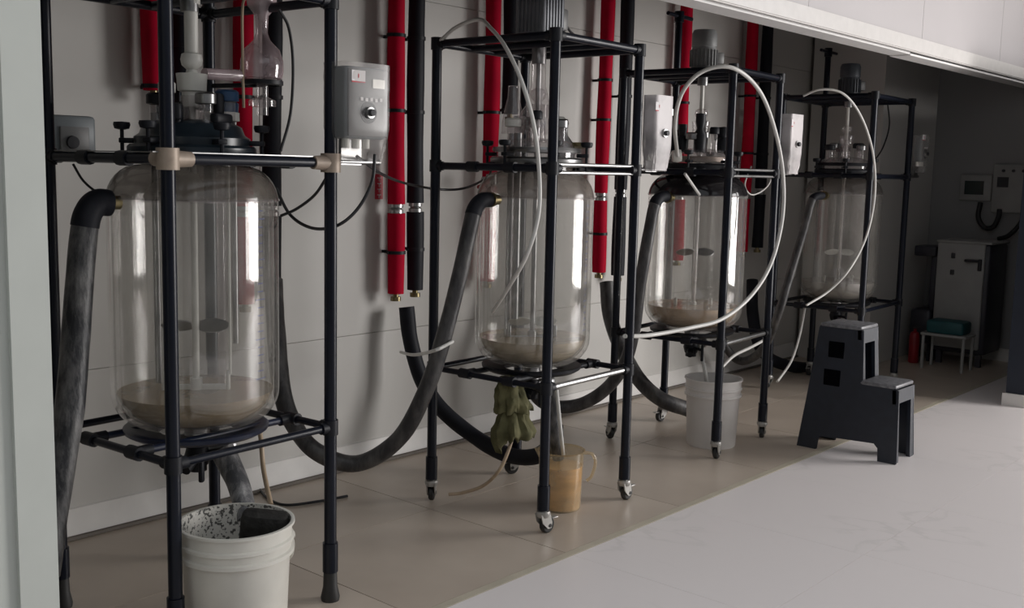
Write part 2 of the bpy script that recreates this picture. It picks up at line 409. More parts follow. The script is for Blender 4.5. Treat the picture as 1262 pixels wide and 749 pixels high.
# ------------------------------------------------------------ insulated pipes on the wall
def pipe(x, z1, colour, label, z0=None, joints=(), bands=(), tail=True, r=0.041):
    y = 3.80
    root = empty('insulated_pipe', (x, y, 0), 0, label, 'pipe', 'insulated pipes on the back wall')
    zs = [3.24] + sorted(joints, reverse=True) + [z1]
    foam = 'red_foam' if colour == 'red' else 'black_foam'
    for i in range(len(zs) - 1):
        top = zs[i] - (0.022 if i else 0); bot = zs[i + 1] + (0.022 if i < len(zs) - 2 else 0)
        pts = []; n = 14; rad = []
        for q in range(n + 1):
            z = top + (bot - top) * q / n
            pts.append((0.006 * math.sin(z * 3 + x * 5), 0, z)); rad.append(r * (1 + 0.05 * math.sin(z * 9 + x)))
        MB().tube(pts, r, 16, rad=rad).build('insulation', foam, root)
    if joints:
        for j in joints:
            MB().lathe([(0.018, -0.03), (0.033, -0.022), (0.033, -0.006), (0.024, 0), (0.033, 0.006), (0.033, 0.022), (0.018, 0.03)], (0.006 * math.sin(j * 3 + x * 5), 0, j), 16).build('pipe_joint', 'chrome', root)
    for b in bands:
        m_ = MB().lathe([(r * 1.0, -0.008), (r * 1.12, -0.008), (r * 1.12, 0.008), (r * 1.0, 0.008)], (0.006 * math.sin(b * 3 + x * 5), 0, b), 16)
        m_.box((0.0, 0.06, b), (0.014, 0.06, 0.014)); m_.cyl((-r - 0.012, 0, b), (r + 0.012, 0, b), 0.006, 8)
        m_.build('pipe_clip', 'black_rough', root)
    if tail:
        dx = 0.006 * math.sin(z1 * 3 + x * 5)
        MB().cyl((dx, 0, z1 + 0.01), (dx, 0, z1 - 0.035), 0.014, 10).lathe([(0.014, -0.02), (0.026, -0.02), (0.026, 0.0), (0.014, 0.0)], (dx, 0, z1 - 0.015), 12).build('pipe_fitting', 'brass', root)
    return root
pipe(2.219, 1.72, 'red', 'red insulated pipe ending in a steel tube, left of the first reactor\'s stirrer', bands=(1.735,))
pipe(2.347, 1.50, 'black', 'black insulated pipe just right of the leftmost red pipe', bands=(1.9,))
pipe(2.624, 0.86, 'red', 'red insulated pipe seen behind the pinkish glass flask', joints=(1.25,), bands=(1.72,))
pipe(2.766, 0.90, 'black', 'black insulated pipe behind the right shoulder of the nearest vessel', joints=(1.25,), bands=(1.73,))
pipe(3.478, 0.84, 'red', 'red insulated pipe beside the grey control box with the dial', joints=(1.25,), bands=(2.06, 1.712, 1.04))
pipe(3.606, 0.85, 'black', 'black insulated pipe paired with the red one beside the dial control box', joints=(1.255,), bands=(2.06, 1.712, 1.05))
pipe(4.141, 0.86, 'red', 'red insulated pipe behind the left side of the second reactor', joints=(1.27,), bands=(2.06, 1.74))
pipe(4.281, 1.74, 'black', 'short black insulated pipe ending above the second vessel\'s lid', bands=(1.76,), tail=True)
pipe(5.125, 0.85, 'red', 'red insulated pipe just right of the second vessel', joints=(1.3,), bands=(1.98, 1.75, 1.08))
pipe(5.322, 0.82, 'black', 'black insulated pipe behind the second reactor\'s right post', joints=(1.32,), bands=(1.9,))
pipe(5.975, 0.88, 'red', 'red insulated pipe hidden mostly behind the third reactor\'s rear pole', joints=(1.3,), bands=(1.9,))
pipe(6.840, 0.90, 'red', 'farthest red insulated pipe, right of the third reactor\'s motor', joints=(1.3,), bands=(2.0, 1.6))
pipe(7.060, 0.92, 'black', 'farthest black insulated pipe, right of the third vessel', joints=(1.33,), bands=(2.0, 1.6))

# ------------------------------------------------------------ reactors
ZT, ZM, ZL = 1.96, 1.457, 0.594
RP = 0.0205
def reactor(idx, cx, cy, rz, W, D, label, o):
    root = empty('glass_reactor', (cx, cy, 0), rz, label, 'reactor', 'glass reactors in a row along the wall')
    cr, sr = math.cos(-rz), math.sin(-rz)
    def lc(p): return (( p[0] - cx) * cr - (p[1] - cy) * sr, (p[0] - cx) * sr + (p[1] - cy) * cr, p[2])
    K = {'L': (-W / 2, D / 2), 'F': (-W / 2, -D / 2), 'R': (W / 2, -D / 2), 'B': (W / 2, D / 2)}
    # posts with casters
    for k, (x, y) in K.items():
        top = 2.34 if k == 'B' else ZT + 0.02
        po = MB().cyl((x, y, 0.10), (x, y, top), RP, 16).cyl((x, y, 0.10), (x, y, 0.20), RP * 1.25, 16)
        po = po.build('post', 'black', root)
        if k == 'L': sa = 0.3
        elif k == 'F': sa = -0.5
        elif k == 'R': sa = -0.35
        else: sa = 2.2
        sa += 0.35 * idx
        if idx == 0:
            MB().lathe([(0.0001, 0.0), (0.03, 0.0), (0.032, 0.012), (0.024, 0.05), (0.022, 0.11)], (x, y, 0), 18).build('rubber_foot', 'rubber', po)
            continue
        ca, sn = math.cos(sa), math.sin(sa)
        br = MB().cyl((x, y, 0.075), (x, y, 0.125), 0.016, 12).lathe([(0.0001, 0.095), (0.027, 0.095), (0.03, 0.085), (0.024, 0.07), (0.0001, 0.07)], (x, y, 0), 14)
        ox, oy = x + ca * 0.022, y + sn * 0.022
        for sd in (-1, 1):
            px, py = -sn * 0.017 * sd, ca * 0.017 * sd
            pl = [(-0.028, 0.085), (0.022, 0.085), (0.034, 0.045), (0.03, 0.022), (0.010, 0.022), (-0.018, 0.05)]
            vs = []
            for t_ in (-0.0025, 0.0025):
                for a, z in pl: vs.append((x + ca * a + px - sn * t_, y + sn * a + py + ca * t_, z))
            n = len(pl); br.add(vs, [tuple(reversed(range(n))), tuple(range(n, 2 * n))] + [(i, (i + 1) % n, n + (i + 1) % n, n + i) for i in range(n)])
        br.build('caster_bracket', 'caster_grey', po)
        wx, wy = x + ca * 0.022, y + sn * 0.022
        MB().lathe([(0.006, -0.013), (0.028, -0.013), (0.0335, -0.008), (0.0335, 0.008), (0.028, 0.013), (0.006, 0.013)], (wx, wy, 0.0335), 20, (-sn, ca, 0)).lathe([(0.0001, -0.0215), (0.008, -0.021), (0.008, 0.021), (0.0001, 0.0215)], (wx, wy, 0.0335), 10, (-sn, ca, 0)).build('caster_wheel', 'rubber', po)
        MB().box((x + ca * 0.058, y + sn * 0.058, 0.058), (0.034, 0.026, 0.005), sa, 0.002).build('brake_pedal', 'caster_grey', po)
    # rails
    names = [('L', 'F'), ('F', 'R'), ('R', 'B'), ('B', 'L')]
    for lev, z in (('t', ZT), ('m', ZM), ('l', ZL)):
        for a, b in names:
            p0 = (*K[a], z); p1 = (*K[b], z)
            ch = (a, b) == ('F', 'R') and lev in o.get('chrome', '')
            if ch and lev == 'm':
                for dz in (-0.016, 0.016):
                    tag(MB().cyl((p0[0], p0[1], z + dz), (p1[0], p1[1], z + dz), 0.0075, 10).build('rail', 'chrome', root), 'thin bright steel rod')
            elif ch:
                tag(MB().cyl(p0, p1, 0.0125, 12).build('rail', 'chrome', root), 'bright steel rail')
            else:
                MB().cyl(p0, p1, 0.0155 if lev != 'l' else 0.0125, 12).build('rail', 'black', root)
        for k, (x, y) in K.items():
            r = 0.029
            if lev == 'm' and k in o.get('bronze', ''):
                mb = MB().cyl((x, y, z - 0.03), (x, y, z + 0.03), 0.032, 16)
                sx = 1 if x < 0 else -1; sy = 1 if y < 0 else -1
                mb.cyl((x, y, z), (x + sx * 0.075, y, z), 0.026, 14, 0.021).cyl((x, y, z), (x, y + sy * 0.06, z), 0.026, 14, 0.021)
                tag(mb.build('corner_clamp', 'bronze', root), 'tan cast clamp')
            else:
                sx = 1 if x < 0 else -1; sy = 1 if y < 0 else -1
                mb = MB().cyl((x, y, z - 0.025), (x, y, z + 0.025), 0.0255, 14)
                mb.cyl((x, y, z), (x + sx * 0.042, y, z), 0.019, 12).cyl((x, y, z), (x, y + sy * 0.042, z), 0.019, 12)
                mb.build('corner_clamp', 'black_rough', root)
    # flat steel strip lying on the middle rails of the first reactor
    if o.get('strip'):
        MB().box((0.0, -D / 2 + 0.004, ZM + 0.0185), (W + 0.1, 0.018, 0.003)).box((-W / 2 + 0.0, 0.0, ZM + 0.0185), (0.018, D - 0.1, 0.003)).build('steel_strip', 'steel_dark', root)
    # mast cross bar on the rear pole
    bx, by = K['B']
    MB().cyl((bx - 0.13, by, 2.325), (bx + 0.15, by, 2.325), 0.011, 10).cyl((bx, by, 2.29), (bx, by, 2.35), 0.027, 12).build('mast_crossbar', 'black', root)
    # motor carrier across the top
    for sx in (-1, 1):
        MB().cyl((sx * 0.075, -D / 2, ZT), (sx * 0.075, D / 2, ZT), 0.0145, 10).build('carrier_rail', 'black', root)
    MB().box((0, 0, ZT + 0.022), (0.22, 0.17, 0.012), 0, 0.004).build('motor_plate', 'black_rough', root)
    # lower arms and the bowl ring
    for sy in (-1, 1):
        MB().cyl((-W / 2, sy * 0.12, ZL), (W / 2, sy * 0.12, ZL), 0.0115, 10).build('support_rail', o['ringmat'], root)
        for sx in (-1, 1):
            MB().cyl((sx * W / 2, sy * 0.12 - 0.028, ZL), (sx * W / 2, sy * 0.12 + 0.028, ZL), 0.021, 12).cyl((sx * W / 2, sy * 0.12, ZL), (sx * (W / 2 - 0.055), sy * 0.12, ZL), 0.018, 12).build('support_clamp', 'black_rough', root)
    vr = o.get('r', 0.26); zb = o.get('zb', 0.60)
    dx, dy = o.get('off', (0, 0))
    MB().lathe([(0.12, -0.018), (vr * 0.78, -0.018), (vr * 0.86, -0.006), (vr * 0.87, 0.006), (vr * 0.83, 0.010), (vr * 0.70, 0.000), (0.12, -0.006), (0.12, -0.018)], (dx, dy, zb - 0.004), 40).build('bowl_ring', o['ringmat'], root)
    # jacketed vessel: outer jacket, inner vessel, liquid
    def bowl(r, zb_, zt, rc, n=9, rb=0.06):
        pr = [(rb, zb_)]
        for i in range(n + 1):
            a = math.pi / 2 * i / n
            pr.append((r - rc + rc * math.sin(a), zb_ + rc * 0.88 * (1 - math.cos(a)) + 0.006))
        pr += [(r, zb_ + (zt - zb_) * .4), (r, zt)]
        return pr
    zs = 1.335
    jp = bowl(vr, zb, zs, 0.13)
    ves = MB().lathe(jp, (dx, dy, 0), 56).build('vessel_jacket', 'jacket', root)
    ri = vr - 0.016
    MB().lathe(bowl(ri, zb + 0.010, zs + 0.01, 0.125), (dx, dy, 0), 56).build('inner_wall', 'inner', ves)
    zl = o['liq']
    lp = [q for q in bowl(ri - 0.002, zb + 0.012, zs, 0.14) if q[1] < zl]
    lp = [(0.0001, zb + 0.011)] + lp + [(ri - 0.003, zl), (0.0001, zl)]
    MB().lathe(lp, (dx, dy, 0), 48).build('liquid', liquid('cloudy_liquid', o['liqcol'], o.get('liqa', 0.9)), ves)
    # dirty glass shoulder up to the neck
    sh = [(vr, zs)]
    for i in range(1, 9):
        a = math.pi / 2 * i / 8
        sh.append((0.155 + (vr - 0.155) * math.cos(a) ** 0.9, zs + 0.105 * math.sin(a) ** 1.15))
    sh += [(0.155, ZM + 0.005)]
    shd = MB().lathe(sh, (dx, dy, 0), 56).build('vessel_shoulder', o['dome'], root)
    MB().lathe([(vr + 0.0015, -0.005), (vr + 0.005, 0), (vr + 0.0015, 0.005)], (dx, dy, zs), 56).build('shoulder_seam', 'lidglass', shd)
    # scale printed on the vessel front
    tk = MB()
    for i in range(22):
        z = 0.78 + i * 0.025; a0 = -1.22; L = 0.20 if i % 5 == 0 else 0.12
        vs = []
        for q in range(4):
            a = a0 - rz + L * (q / 3 - .5)
            for dz in (-0.0015, 0.0015): vs.append((dx + (ri + 0.0015) * math.cos(a), dy + (ri + 0.0015) * math.sin(a), z + dz))
        tk.add(vs, [(0, 2, 3, 1), (2, 4, 5, 3), (4, 6, 7, 5)])
    tk.build('scale_marks', 'tick', ves)
    # side inlet elbow on the left
    A = lc(o['inlet']); ang = math.atan2(A[1] - dy, A[0] - dx)
    c0 = (dx + math.cos(ang) * (vr - 0.01), dy + math.sin(ang) * (vr - 0.01), A[2])
    MB().cyl(c0, (c0[0] + math.cos(ang) * 0.05, c0[1] + math.sin(ang) * 0.05, A[2]), 0.021, 14).lathe([(0.021, 0), (0.030, 0.002), (0.030, 0.014), (0.021, 0.016)], (c0[0] + math.cos(ang) * 0.03, c0[1] + math.sin(ang) * 0.03, A[2]), 14, (math.cos(ang), math.sin(ang), 0)).build('inlet_nozzle', 'brass', root)
    # collar, lid and screw clamps
    cm = o['collar']
    MB().lathe([(0.160, 1.462), (0.190, 1.464), (0.196, 1.476), (0.196, 1.494), (0.188, 1.502), (0.160, 1.502), (0.160, 1.462)], (dx, dy, 0), 44).build('flange_ring', cm, root)
    lid = MB().lathe([(0.175, 1.502), (0.176, 1.525), (0.160, 1.535), (0.150, 1.56), (0.12, 1.575), (0.05, 1.580), (0.038, 1.582)], (dx, dy, 0), 44).build('lid', o['lid'], root)
    if o.get('ring2'):
        MB().lathe([(0.15, 1.522), (0.184, 1.522), (0.188, 1.532), (0.184, 1.542), (0.15, 1.542), (0.15, 1.522)], (dx, dy, 0), 44).build('upper_flange_ring', cm, root)
    nsc = 6
    for i in range(nsc):
        a = 2 * math.pi * i / nsc + o.get('sa', 0.55)
        x, y = dx + 0.212 * math.cos(a), dy + 0.212 * math.sin(a)
        MB().cyl((x, y, 1.44), (x, y, 1.552), 0.006, 8).box((dx + 0.195 * math.cos(a), dy + 0.195 * math.sin(a), 1.512), (0.05, 0.03, 0.016), a, 0.003).lathe([(0.0001, 1.57), (0.024, 1.568), (0.026, 1.56), (0.022, 1.548), (0.010, 1.545), (0.0001, 1.545)], (x, y, 0), 14).build('clamp_knob', 'black_rough', root)
    # four arms that carry the flange
    for i, (sx, sy) in enumerate(((-1, 1), (-1, -1), (1, -1), (1, 1))):
        MB().cyl((sx * (W / 2), sy * 0.10, ZM), (dx + sx * 0.13, dy + sy * 0.10, ZM), 0.0125, 10).cyl((sx * W / 2, sy * 0.10 - 0.025, ZM), (sx * W / 2, sy * 0.10 + 0.025, ZM), 0.022, 12).box((dx + sx * 0.165, dy + sy * 0.10, ZM + 0.006), (0.05, 0.04, 0.03), 0, 0.006).build('flange_arm', 'black_rough', root)
    # lid ports
    ports = [(50, 0.105, 0.020, 0.075), (115, 0.11, 0.024, 0.06), (180, 0.105, 0.018, 0.09), (245, 0.11, 0.022, 0.06), (310, 0.105, 0.026, 0.075)]
    for i, (a, rr, r, h_) in enumerate(ports):
        a = math.radians(a + o.get('pa', 0)); x, y = dx + rr * math.cos(a), dy + rr * math.sin(a)
        MB().lathe([(r * 1.25, 1.55), (r, 1.572), (r, 1.57 + h_), (r * 1.25, 1.575 + h_)], (x, y, 0), 14).build('neck', 'lidglass', lid)
        cmk = o['caps'][i % len(o['caps'])]
        MB().lathe([(r * 1.0, 1.565 + h_), (r * 1.45, 1.568 + h_), (r * 1.45, 1.595 + h_), (r * 1.1, 1.602 + h_), (0.0001, 1.603 + h_)], (x, y, 0), 14).build('port_cap', cmk, lid)
    # valve on one port
    a = math.radians(20 + o.get('pa', 0)); x, y = dx + 0.12 * math.cos(a), dy + 0.12 * math.sin(a)
    MB().cyl((x, y, 1.55), (x, y, 1.66), 0.012, 10).cyl((x - 0.04, y, 1.63), (x + 0.04, y, 1.63), 0.015, 10).cyl((x, y, 1.655), (x, y, 1.675), 0.025, 12).build('lid_valve', 'steel_dark', root)
    # centre neck, seal and stirrer shaft
    MB().lathe([(0.040, 1.565), (0.036, 1.60), (0.034, 1.655)], (dx, dy, 0), 20).build('centre_neck', 'lidglass', lid)
    MB().lathe([(0.030, 1.62), (0.031, 1.665), (0.044, 1.67), (0.046, 1.705), (0.048, 1.722), (0.018, 1.725), (0.016, 1.735), (0.030, 1.748), (0.034, 1.765), (0.030, 1.782), (0.012, 1.79)], (dx, dy, 0), 22).build('shaft_seal', o['seal'], root)
    shf = MB().cyl((dx, dy, 0.70), (dx, dy, ZT + 0.03), o.get('shaftr', 0.011), 14)
    if o.get('upper'): shf.cyl((dx, dy, 1.785), (dx, dy, ZT + 0.05), 0.021, 16).lathe([(0.021, 1.93), (0.029, 1.935), (0.029, 1.955), (0.021, 1.96)], (dx, dy, 0), 16)
    shf = shf.build('stirrer_shaft', o['shaft'], root)
    # paddles on two levels
    bz = o.get('blade', 0.93)
    for sgn in (-1, 1):
        aa = o.get('ba', -0.75)
        pts = []; n = 10
        ca, sn = math.cos(aa), math.sin(aa)
        top = []; 
        vs = []; fs = []
        for i in range(n + 1):
            t = i / n; wd = 0.032 * math.sin(math.pi * min(1, 0.12 + t * 0.88)) ** 0.6 + 0.003
            rr = 0.012 + 0.095 * t
            for s2 in (-1, 1):
                for th in (-0.002, 0.002):
                    u_, v_ = sgn * rr, s2 * wd * 0.55
                    vs.append((dx + u_ * ca - v_ * sn, dy + u_ * sn + v_ * ca, bz + s2 * sgn * wd * 0.55 + th))
        for i in range(n):
            b = i * 4; c = b + 4
            fs += [(b, b + 2, c + 2, c), (b + 1, c + 1, c + 3, b + 3), (b, c, c + 1, b + 1), (b + 2, b + 3, c + 3, c + 2)]
        fs += [(0, 1, 3, 2), (n * 4, n * 4 + 2, n * 4 + 3, n * 4 + 1)]
        MB().add(vs, fs, True).build('paddle_blade', o['bladem'], shf)
    # anchor frame at the bottom
    aa = o.get('aa', -0.75); ca, sn = math.cos(aa), math.sin(aa)
    MB().cyl((dx, dy, 0.70), (dx, dy, 0.76), 0.019, 12).box((dx, dy, 0.725), (0.20, 0.012, 0.028), aa, 0.004).box((dx + 0.10 * ca, dy + 0.10 * sn, 0.745), (0.012, 0.03, 0.075), aa, 0.004).box((dx - 0.10 * ca, dy - 0.10 * sn, 0.745), (0.012, 0.03, 0.075), aa, 0.004).build('anchor_paddle', o['shaft'], shf)
    # probe tube and baffle bars inside
    for (px, py, r, zlo, mk) in o.get('rods', []):
        MB().cyl((dx + px, dy + py, zlo), (dx + px, dy + py, 1.60), r, 12).build('probe_tube', mk, root)
    # drain valve below
    dv = MB().cyl((dx, dy, zb - 0.005), (dx, dy, zb - 0.06), 0.04, 16).lathe([(0.04, 0), (0.056, -0.004), (0.056, -0.02), (0.04, -0.024)], (dx, dy, zb - 0.03), 18)
    dv.build('drain_neck', 'steel_dark', root)
    d2 = MB().cyl((dx, dy, zb - 0.06), (dx, dy, zb - 0.15), 0.03, 14).lathe([(0.0001, -0.035), (0.034, -0.03), (0.042, 0), (0.034, 0.03), (0.0001, 0.035)], (dx, dy, zb - 0.10), 16).cyl((dx, dy, zb - 0.10), (dx - 0.07, dy - 0.03, zb - 0.13), 0.018, 12)
    d2 = d2.build('drain_valve', 'black_rough', root)
    MB().cyl((dx - 0.02, dy - 0.03, zb - 0.10), (dx - 0.05, dy - 0.085, zb - 0.10), 0.008, 8).box((dx - 0.055, dy - 0.095, zb - 0.115), (0.02, 0.015, 0.09), 0.4, 0.005).build('valve_handle', 'black_rough', d2)
    MB().cyl((dx + 0.03, dy, zb - 0.09), (dx + 0.12, dy - 0.01, zb - 0.09), 0.019, 12).lathe([(0.0001, 0), (0.028, 0.002), (0.03, 0.02), (0.024, 0.034), (0.0001, 0.035)], (dx + 0.10, dy - 0.01, zb - 0.09), 14, (1, 0, 0)).build('side_outlet', 'steel_dark', root)
    # motor
    mm = o['motor']; z0 = ZT + 0.03
    if mm == 'box':
        m_ = MB().box((0, 0, z0 + 0.10), (0.15, 0.15, 0.20), 0, 0.012)
        mo = m_.build('motor', 'motor_grey', root)
        fin = MB()
        for i in range(6): fin.box((-0.0765, -0.05 + i * 0.02, z0 + 0.10), (0.006, 0.006, 0.15)).box((-0.05 + i * 0.02, -0.0765, z0 + 0.10), (0.006, 0.006, 0.15))
        fin.build('cooling_fins', 'motor_grey', mo)
        MB().box((0.10, -0.01, z0 + 0.09), (0.055, 0.09, 0.09), 0, 0.008).build('terminal_box', 'grey_box', mo)
        MB().cyl((0, 0, z0), (0, 0, z0 - 0.10), 0.03, 14).build('gear_neck', 'steel_dark', mo)
    else:
        m_ = MB().lathe([(0.0001, 0), (0.058, 0), (0.066, 0.012), (0.066, 0.105), (0.062, 0.112), (0.062, 0.118), (0.066, 0.12), (0.066, 0.185), (0.058, 0.205), (0.0001, 0.212)], (0, 0, z0), 26)
        mo = m_.build('motor', mm, root)
        fin = MB()
        for i in range(22):
            a = 2 * math.pi * i / 22
            fin.box((0.068 * math.cos(a), 0.068 * math.sin(a), z0 + 0.06), (0.012, 0.004, 0.085), a)
        fin.build('cooling_fins', mm, mo)
        MB().box((0.075, -0.045, z0 + 0.065), (0.045, 0.055, 0.06), -0.5, 0.006).build('terminal_box', 'grey_box', mo)
        MB().cyl((0, 0, z0), (0, 0, z0 - 0.08), 0.028, 14).build('gear_neck', 'steel_dark', mo)
    # control box hung beside the right post
    b = o.get('box')
    if b:
        x, y = W / 2 + b['dx'], -D / 2 - 0.03
        wd, hg, dp, zc = b.get('wd', 0.175), b.get('hg', 0.225), b.get('dp', 0.10), 1.648
        MB().cyl((W / 2, -D / 2, ZM + 0.005), (W / 2 + 0.22, -D / 2, ZM + 0.005), 0.009, 10).box((x, y + 0.03, ZM + 0.045), (0.09, 0.012, 0.1), 0).build('box_bracket', 'steel_dark', root)
        cb = MB().box((x, y, zc), (wd, dp, hg), -rz, 0.012).build('control_box', 'grey_side' if not b.get('white') else 'grey_box', root)
        def onf(u, v, e=0.0):   # a point on the front face (facing the opening)
            ux = u; uy = -dp / 2 - e
            c_, s_ = math.cos(-rz), math.sin(-rz)
            return (x + ux * c_ - uy * s_, y + ux * s_ + uy * c_, zc + v)
        def plate(u, v, w_, h_, mat, name, e=0.002, th=0.003, bev=0):
            return MB().box(onf(u, v, e), (w_, th, h_), -rz, bev).build(name, mat, cb)
        plate(0.0, 0.0, wd - 0.012, hg - 0.014, 'grey_box', 'front_panel', 0.003, 0.008, 0.003)
        tag(plate(-0.045, 0.082, 0.055, 0.034, 'paper', 'label_plate', 0.010), 'white sticker with a red edge')
        MB().box(onf(-0.045, 0.0635, 0.0105), (0.055, 0.002, 0.004), -rz).box(onf(-0.046, 0.082, 0.012), (0.003, 0.002, 0.012), -rz).build('label_print', 'paper_red', cb)
        plate(0.04, 0.062, 0.05, 0.028, 'caster_grey', 'display', 0.009)
        for i in range(5): plate((-0.03 + 0.02 * i) * wd / 0.175, 0.012 - 0.002 * (i % 2), 0.010, 0.010, 'paper', 'push_button', 0.009)
        pk = onf(0.0, -0.03, 0.006); fd = Vector((math.sin(-rz), -math.cos(-rz), 0))
        MB().lathe([(0.034, 0), (0.034, 0.003), (0.0001, 0.003)], pk, 24, fd).build('dial_scale', 'ink', cb)
        MB().lathe([(0.019, 0.002), (0.018, 0.014), (0.0001, 0.015)], pk, 20, fd).build('dial_ring', 'chrome', cb)
        MB().lathe([(0.012, 0.012), (0.011, 0.026), (0.0001, 0.027)], pk, 16, fd).build('dial_knob', 'ink', cb)
        for i in range(3): MB().cyl((x - 0.05 + 0.045 * i, y, zc - hg / 2), (x - 0.05 + 0.045 * i, y, zc - hg / 2 - 0.03), 0.013, 10).build('cable_gland', 'ptfe', cb)
        # crumpled clear bag pulled over the box
        bag = MB(); nu, nv = 22, 20; vs = []; fs = []
        W2, D2 = wd / 2 + 0.010, dp / 2 + 0.012
        for j in range(nv + 1):
            v = hg / 2 + 0.012 - (hg + 0.085) * j / nv
            low = max(0, (-hg / 2 + 0.03 - v) / 0.1)
            for i in range(nu * 2):
                a = 2 * math.pi * i / (nu * 2)
                ex = 0.28
                cx_ = math.copysign(abs(math.cos(a)) ** ex, math.cos(a)) * W2 * (1 - 0.2 * low); cy_ = math.copysign(abs(math.sin(a)) ** ex, math.sin(a)) * D2 * (1 - 0.35 * low)
                nz = noise.noise(Vector((i * 0.9, j * 0.55, idx * 3.3)))
                k = 1 + (0.02 + 0.16 * low) * nz
                c_, s_ = math.cos(-rz), math.sin(-rz); cx_ *= k; cy_ *= k
                vs.append((x + cx_ * c_ - cy_ * s_, y + cx_ * s_ + cy_ * c_, zc + v + 0.012 * low * noise.noise(Vector((i * .8, j, 9)))))
        n = nu * 2
        for j in range(nv):
            for i in range(n): fs.append((j * n + i, j * n + (i + 1) % n, (j + 1) * n + (i + 1) % n, (j + 1) * n + i))
        bag.add(vs, fs, False).build('plastic_cover', 'crinkle_w' if b.get('white') else 'crinkle', cb)
    return root, lc
R1, lc1 = reactor(0, 1.869, 2.988, 0.068, 0.603, 0.617, 'nearest and largest-looking glass reactor, with a pinkish glass flask and tan clamps', dict(
    chrome='', bronze='FR', strip=True, ringmat='blue_black', r=0.262, zb=0.603, liq=0.722, liqcol=(0.36, 0.255, 0.13), liqa=0.92, off=(0.005, 0),
    dome=dome_mat('grey_brown_residue_dome', 0.48, (0.17, 0.15, 0.13)), inlet=(1.61, 2.988, 1.325), collar='teal_black', lid='teal_black', caps=['blue_cap', 'black_rough', 'ptfe', 'steel_dark', 'blue_cap'],
    seal='ptfe', shaft='ptfe', upper=True, bladem='steel_dark', motor='motor_grey', box=dict(dx=0.085), rods=[(-0.07, 0.10, 0.011, 0.74, 'steel_dark'), (0.075, -0.035, 0.014, 0.72, 'lidglass'), (0.10, 0.05, 0.020, 0.8, 'teal_black'), (0.05, -0.11, 0.0045, 0.78, 'ptfe'), (0.135, -0.03, 0.009, 0.86, 'steel_dark')],
    ring2=False, pa=10, sa=0.3))
R2, lc2 = reactor(1, 3.487, 2.933, 0.038, 0.590, 0.617, 'second glass reactor in the row, with an olive rag round its drain valve', dict(
    chrome='ml', ringmat='black_rough', r=0.249, zb=0.612, liq=0.735, liqcol=(0.50, 0.40, 0.25), liqa=0.85,
    dome=dome_mat('brown_residue_dome', 0.42, (0.30, 0.26, 0.23)), inlet=(3.24, 2.933, 1.325), collar='steel_dark', lid='lidglass', caps=['steel_dark', 'ptfe', 'black_rough'],
    seal='lidglass', shaft='chrome', bladem='ptfe', motor='box', box=dict(dx=0.115, white=True, wd=0.115, dp=0.05, hg=0.235), rods=[(-0.06, 0.09, 0.014, 0.74, 'steel_dark'), (0.075, -0.04, 0.012, 0.72, 'lidglass'), (-0.10, 0.02, 0.016, 0.82, 'steel_dark')],
    ring2=True, blade=0.80, pa=35, sa=0.0))
R3, lc3 = reactor(2, 4.954, 3.034, 0.081, 0.576, 0.619, 'third glass reactor in the row, with black residue under its lid', dict(
    chrome='ml', ringmat='black_rough', r=0.262, zb=0.612, liq=0.745, liqcol=(0.56, 0.39, 0.23), liqa=0.95,
    dome=dome_mat('black_residue_dome', 1.6, (0.018, 0.016, 0.018)), inlet=(4.70, 3.034, 1.325), collar='black_rough', lid='lidglass', caps=['black_rough', 'steel_dark', 'black_rough'],
    seal='lidglass', shaft='ptfe', bladem='steel_dark', motor='motor_light', box=dict(dx=0.115, white=True, wd=0.125, dp=0.05, hg=0.235), rods=[(-0.05, -0.03, 0.010, 0.76, 'lidglass'), (0.08, 0.04, 0.014, 0.8, 'steel_dark')],
    ring2=False, blade=1.03, pa=70, sa=0.2))
R4, lc4 = reactor(3, 6.916, 3.101, 0.051, 0.704, 0.611, 'farthest glass reactor, standing in the shade behind the step stool', dict(
    chrome='', ringmat='black_rough', r=0.258, zb=0.605, liq=0.745, liqcol=(0.30, 0.28, 0.25), liqa=0.85,
    dome=dome_mat('grey_residue_dome', 0.15, (0.2, 0.19, 0.18)), inlet=(6.66, 3.101, 1.325), collar='black_rough', lid='lidglass', caps=['steel_dark', 'black_rough', 'lidglass'],
    seal='lidglass', shaft='ptfe', bladem='ptfe', motor='motor_dark', box=dict(dx=0.15, white=False, wd=0.11, dp=0.05, hg=0.17), rods=[(-0.06, -0.03, 0.010, 0.76, 'lidglass')],
    ring2=True, blade=0.94, pa=20, sa=0.4))

# pinkish receiving flask of the first reactor, with its cross arm
fc = lc1((2.159, 3.020, 1.760))
fr = MB().lathe([(0.0001, 0.245), (0.036, 0.245), (0.05, 0.235), (0.047, 0.205), (0.022, 0.175), (0.019, 0.12), (0.028, 0.095), (0.058, 0.065), (0.07, 0.03), (0.071, 0.0), (0.066, -0.028), (0.05, -0.036), (0.0001, -0.038)], (fc[0], fc[1], fc[2]), 30)
fr = fr.build('receiving_flask', 'flask', R1)
MB().cyl(lc1((2.073, 3.020, 1.734)), lc1((1.927, 3.000, 1.727)), 0.020, 14, 0.018).build('cross_arm', 'flask', fr)
MB().lathe([(0.0001, 0.0), (0.050, 0.0), (0.052, 0.045), (0.044, 0.05), (0.040, 0.075), (0.0001, 0.078)], (0.095, -0.03, 1.592), 26).build('blue_lid_jar', 'blue_cap', R1)
MB().lathe([(0.046, 0.0), (0.054, 0.002), (0.054, 0.028), (0.048, 0.03)], (0.095, -0.03, 1.580), 26).build('white_jar_collar', 'ptfe', R1)
MB().cyl((fc[0], fc[1], fc[2] - 0.038), (fc[0], fc[1], fc[2] - 0.15), 0.020, 14).lathe([(0.02, 0), (0.045, -0.012), (0.045, -0.03), (0.02, -0.034)], (fc[0], fc[1], fc[2] - 0.09), 16).build('flask_neck', 'lidglass', fr)
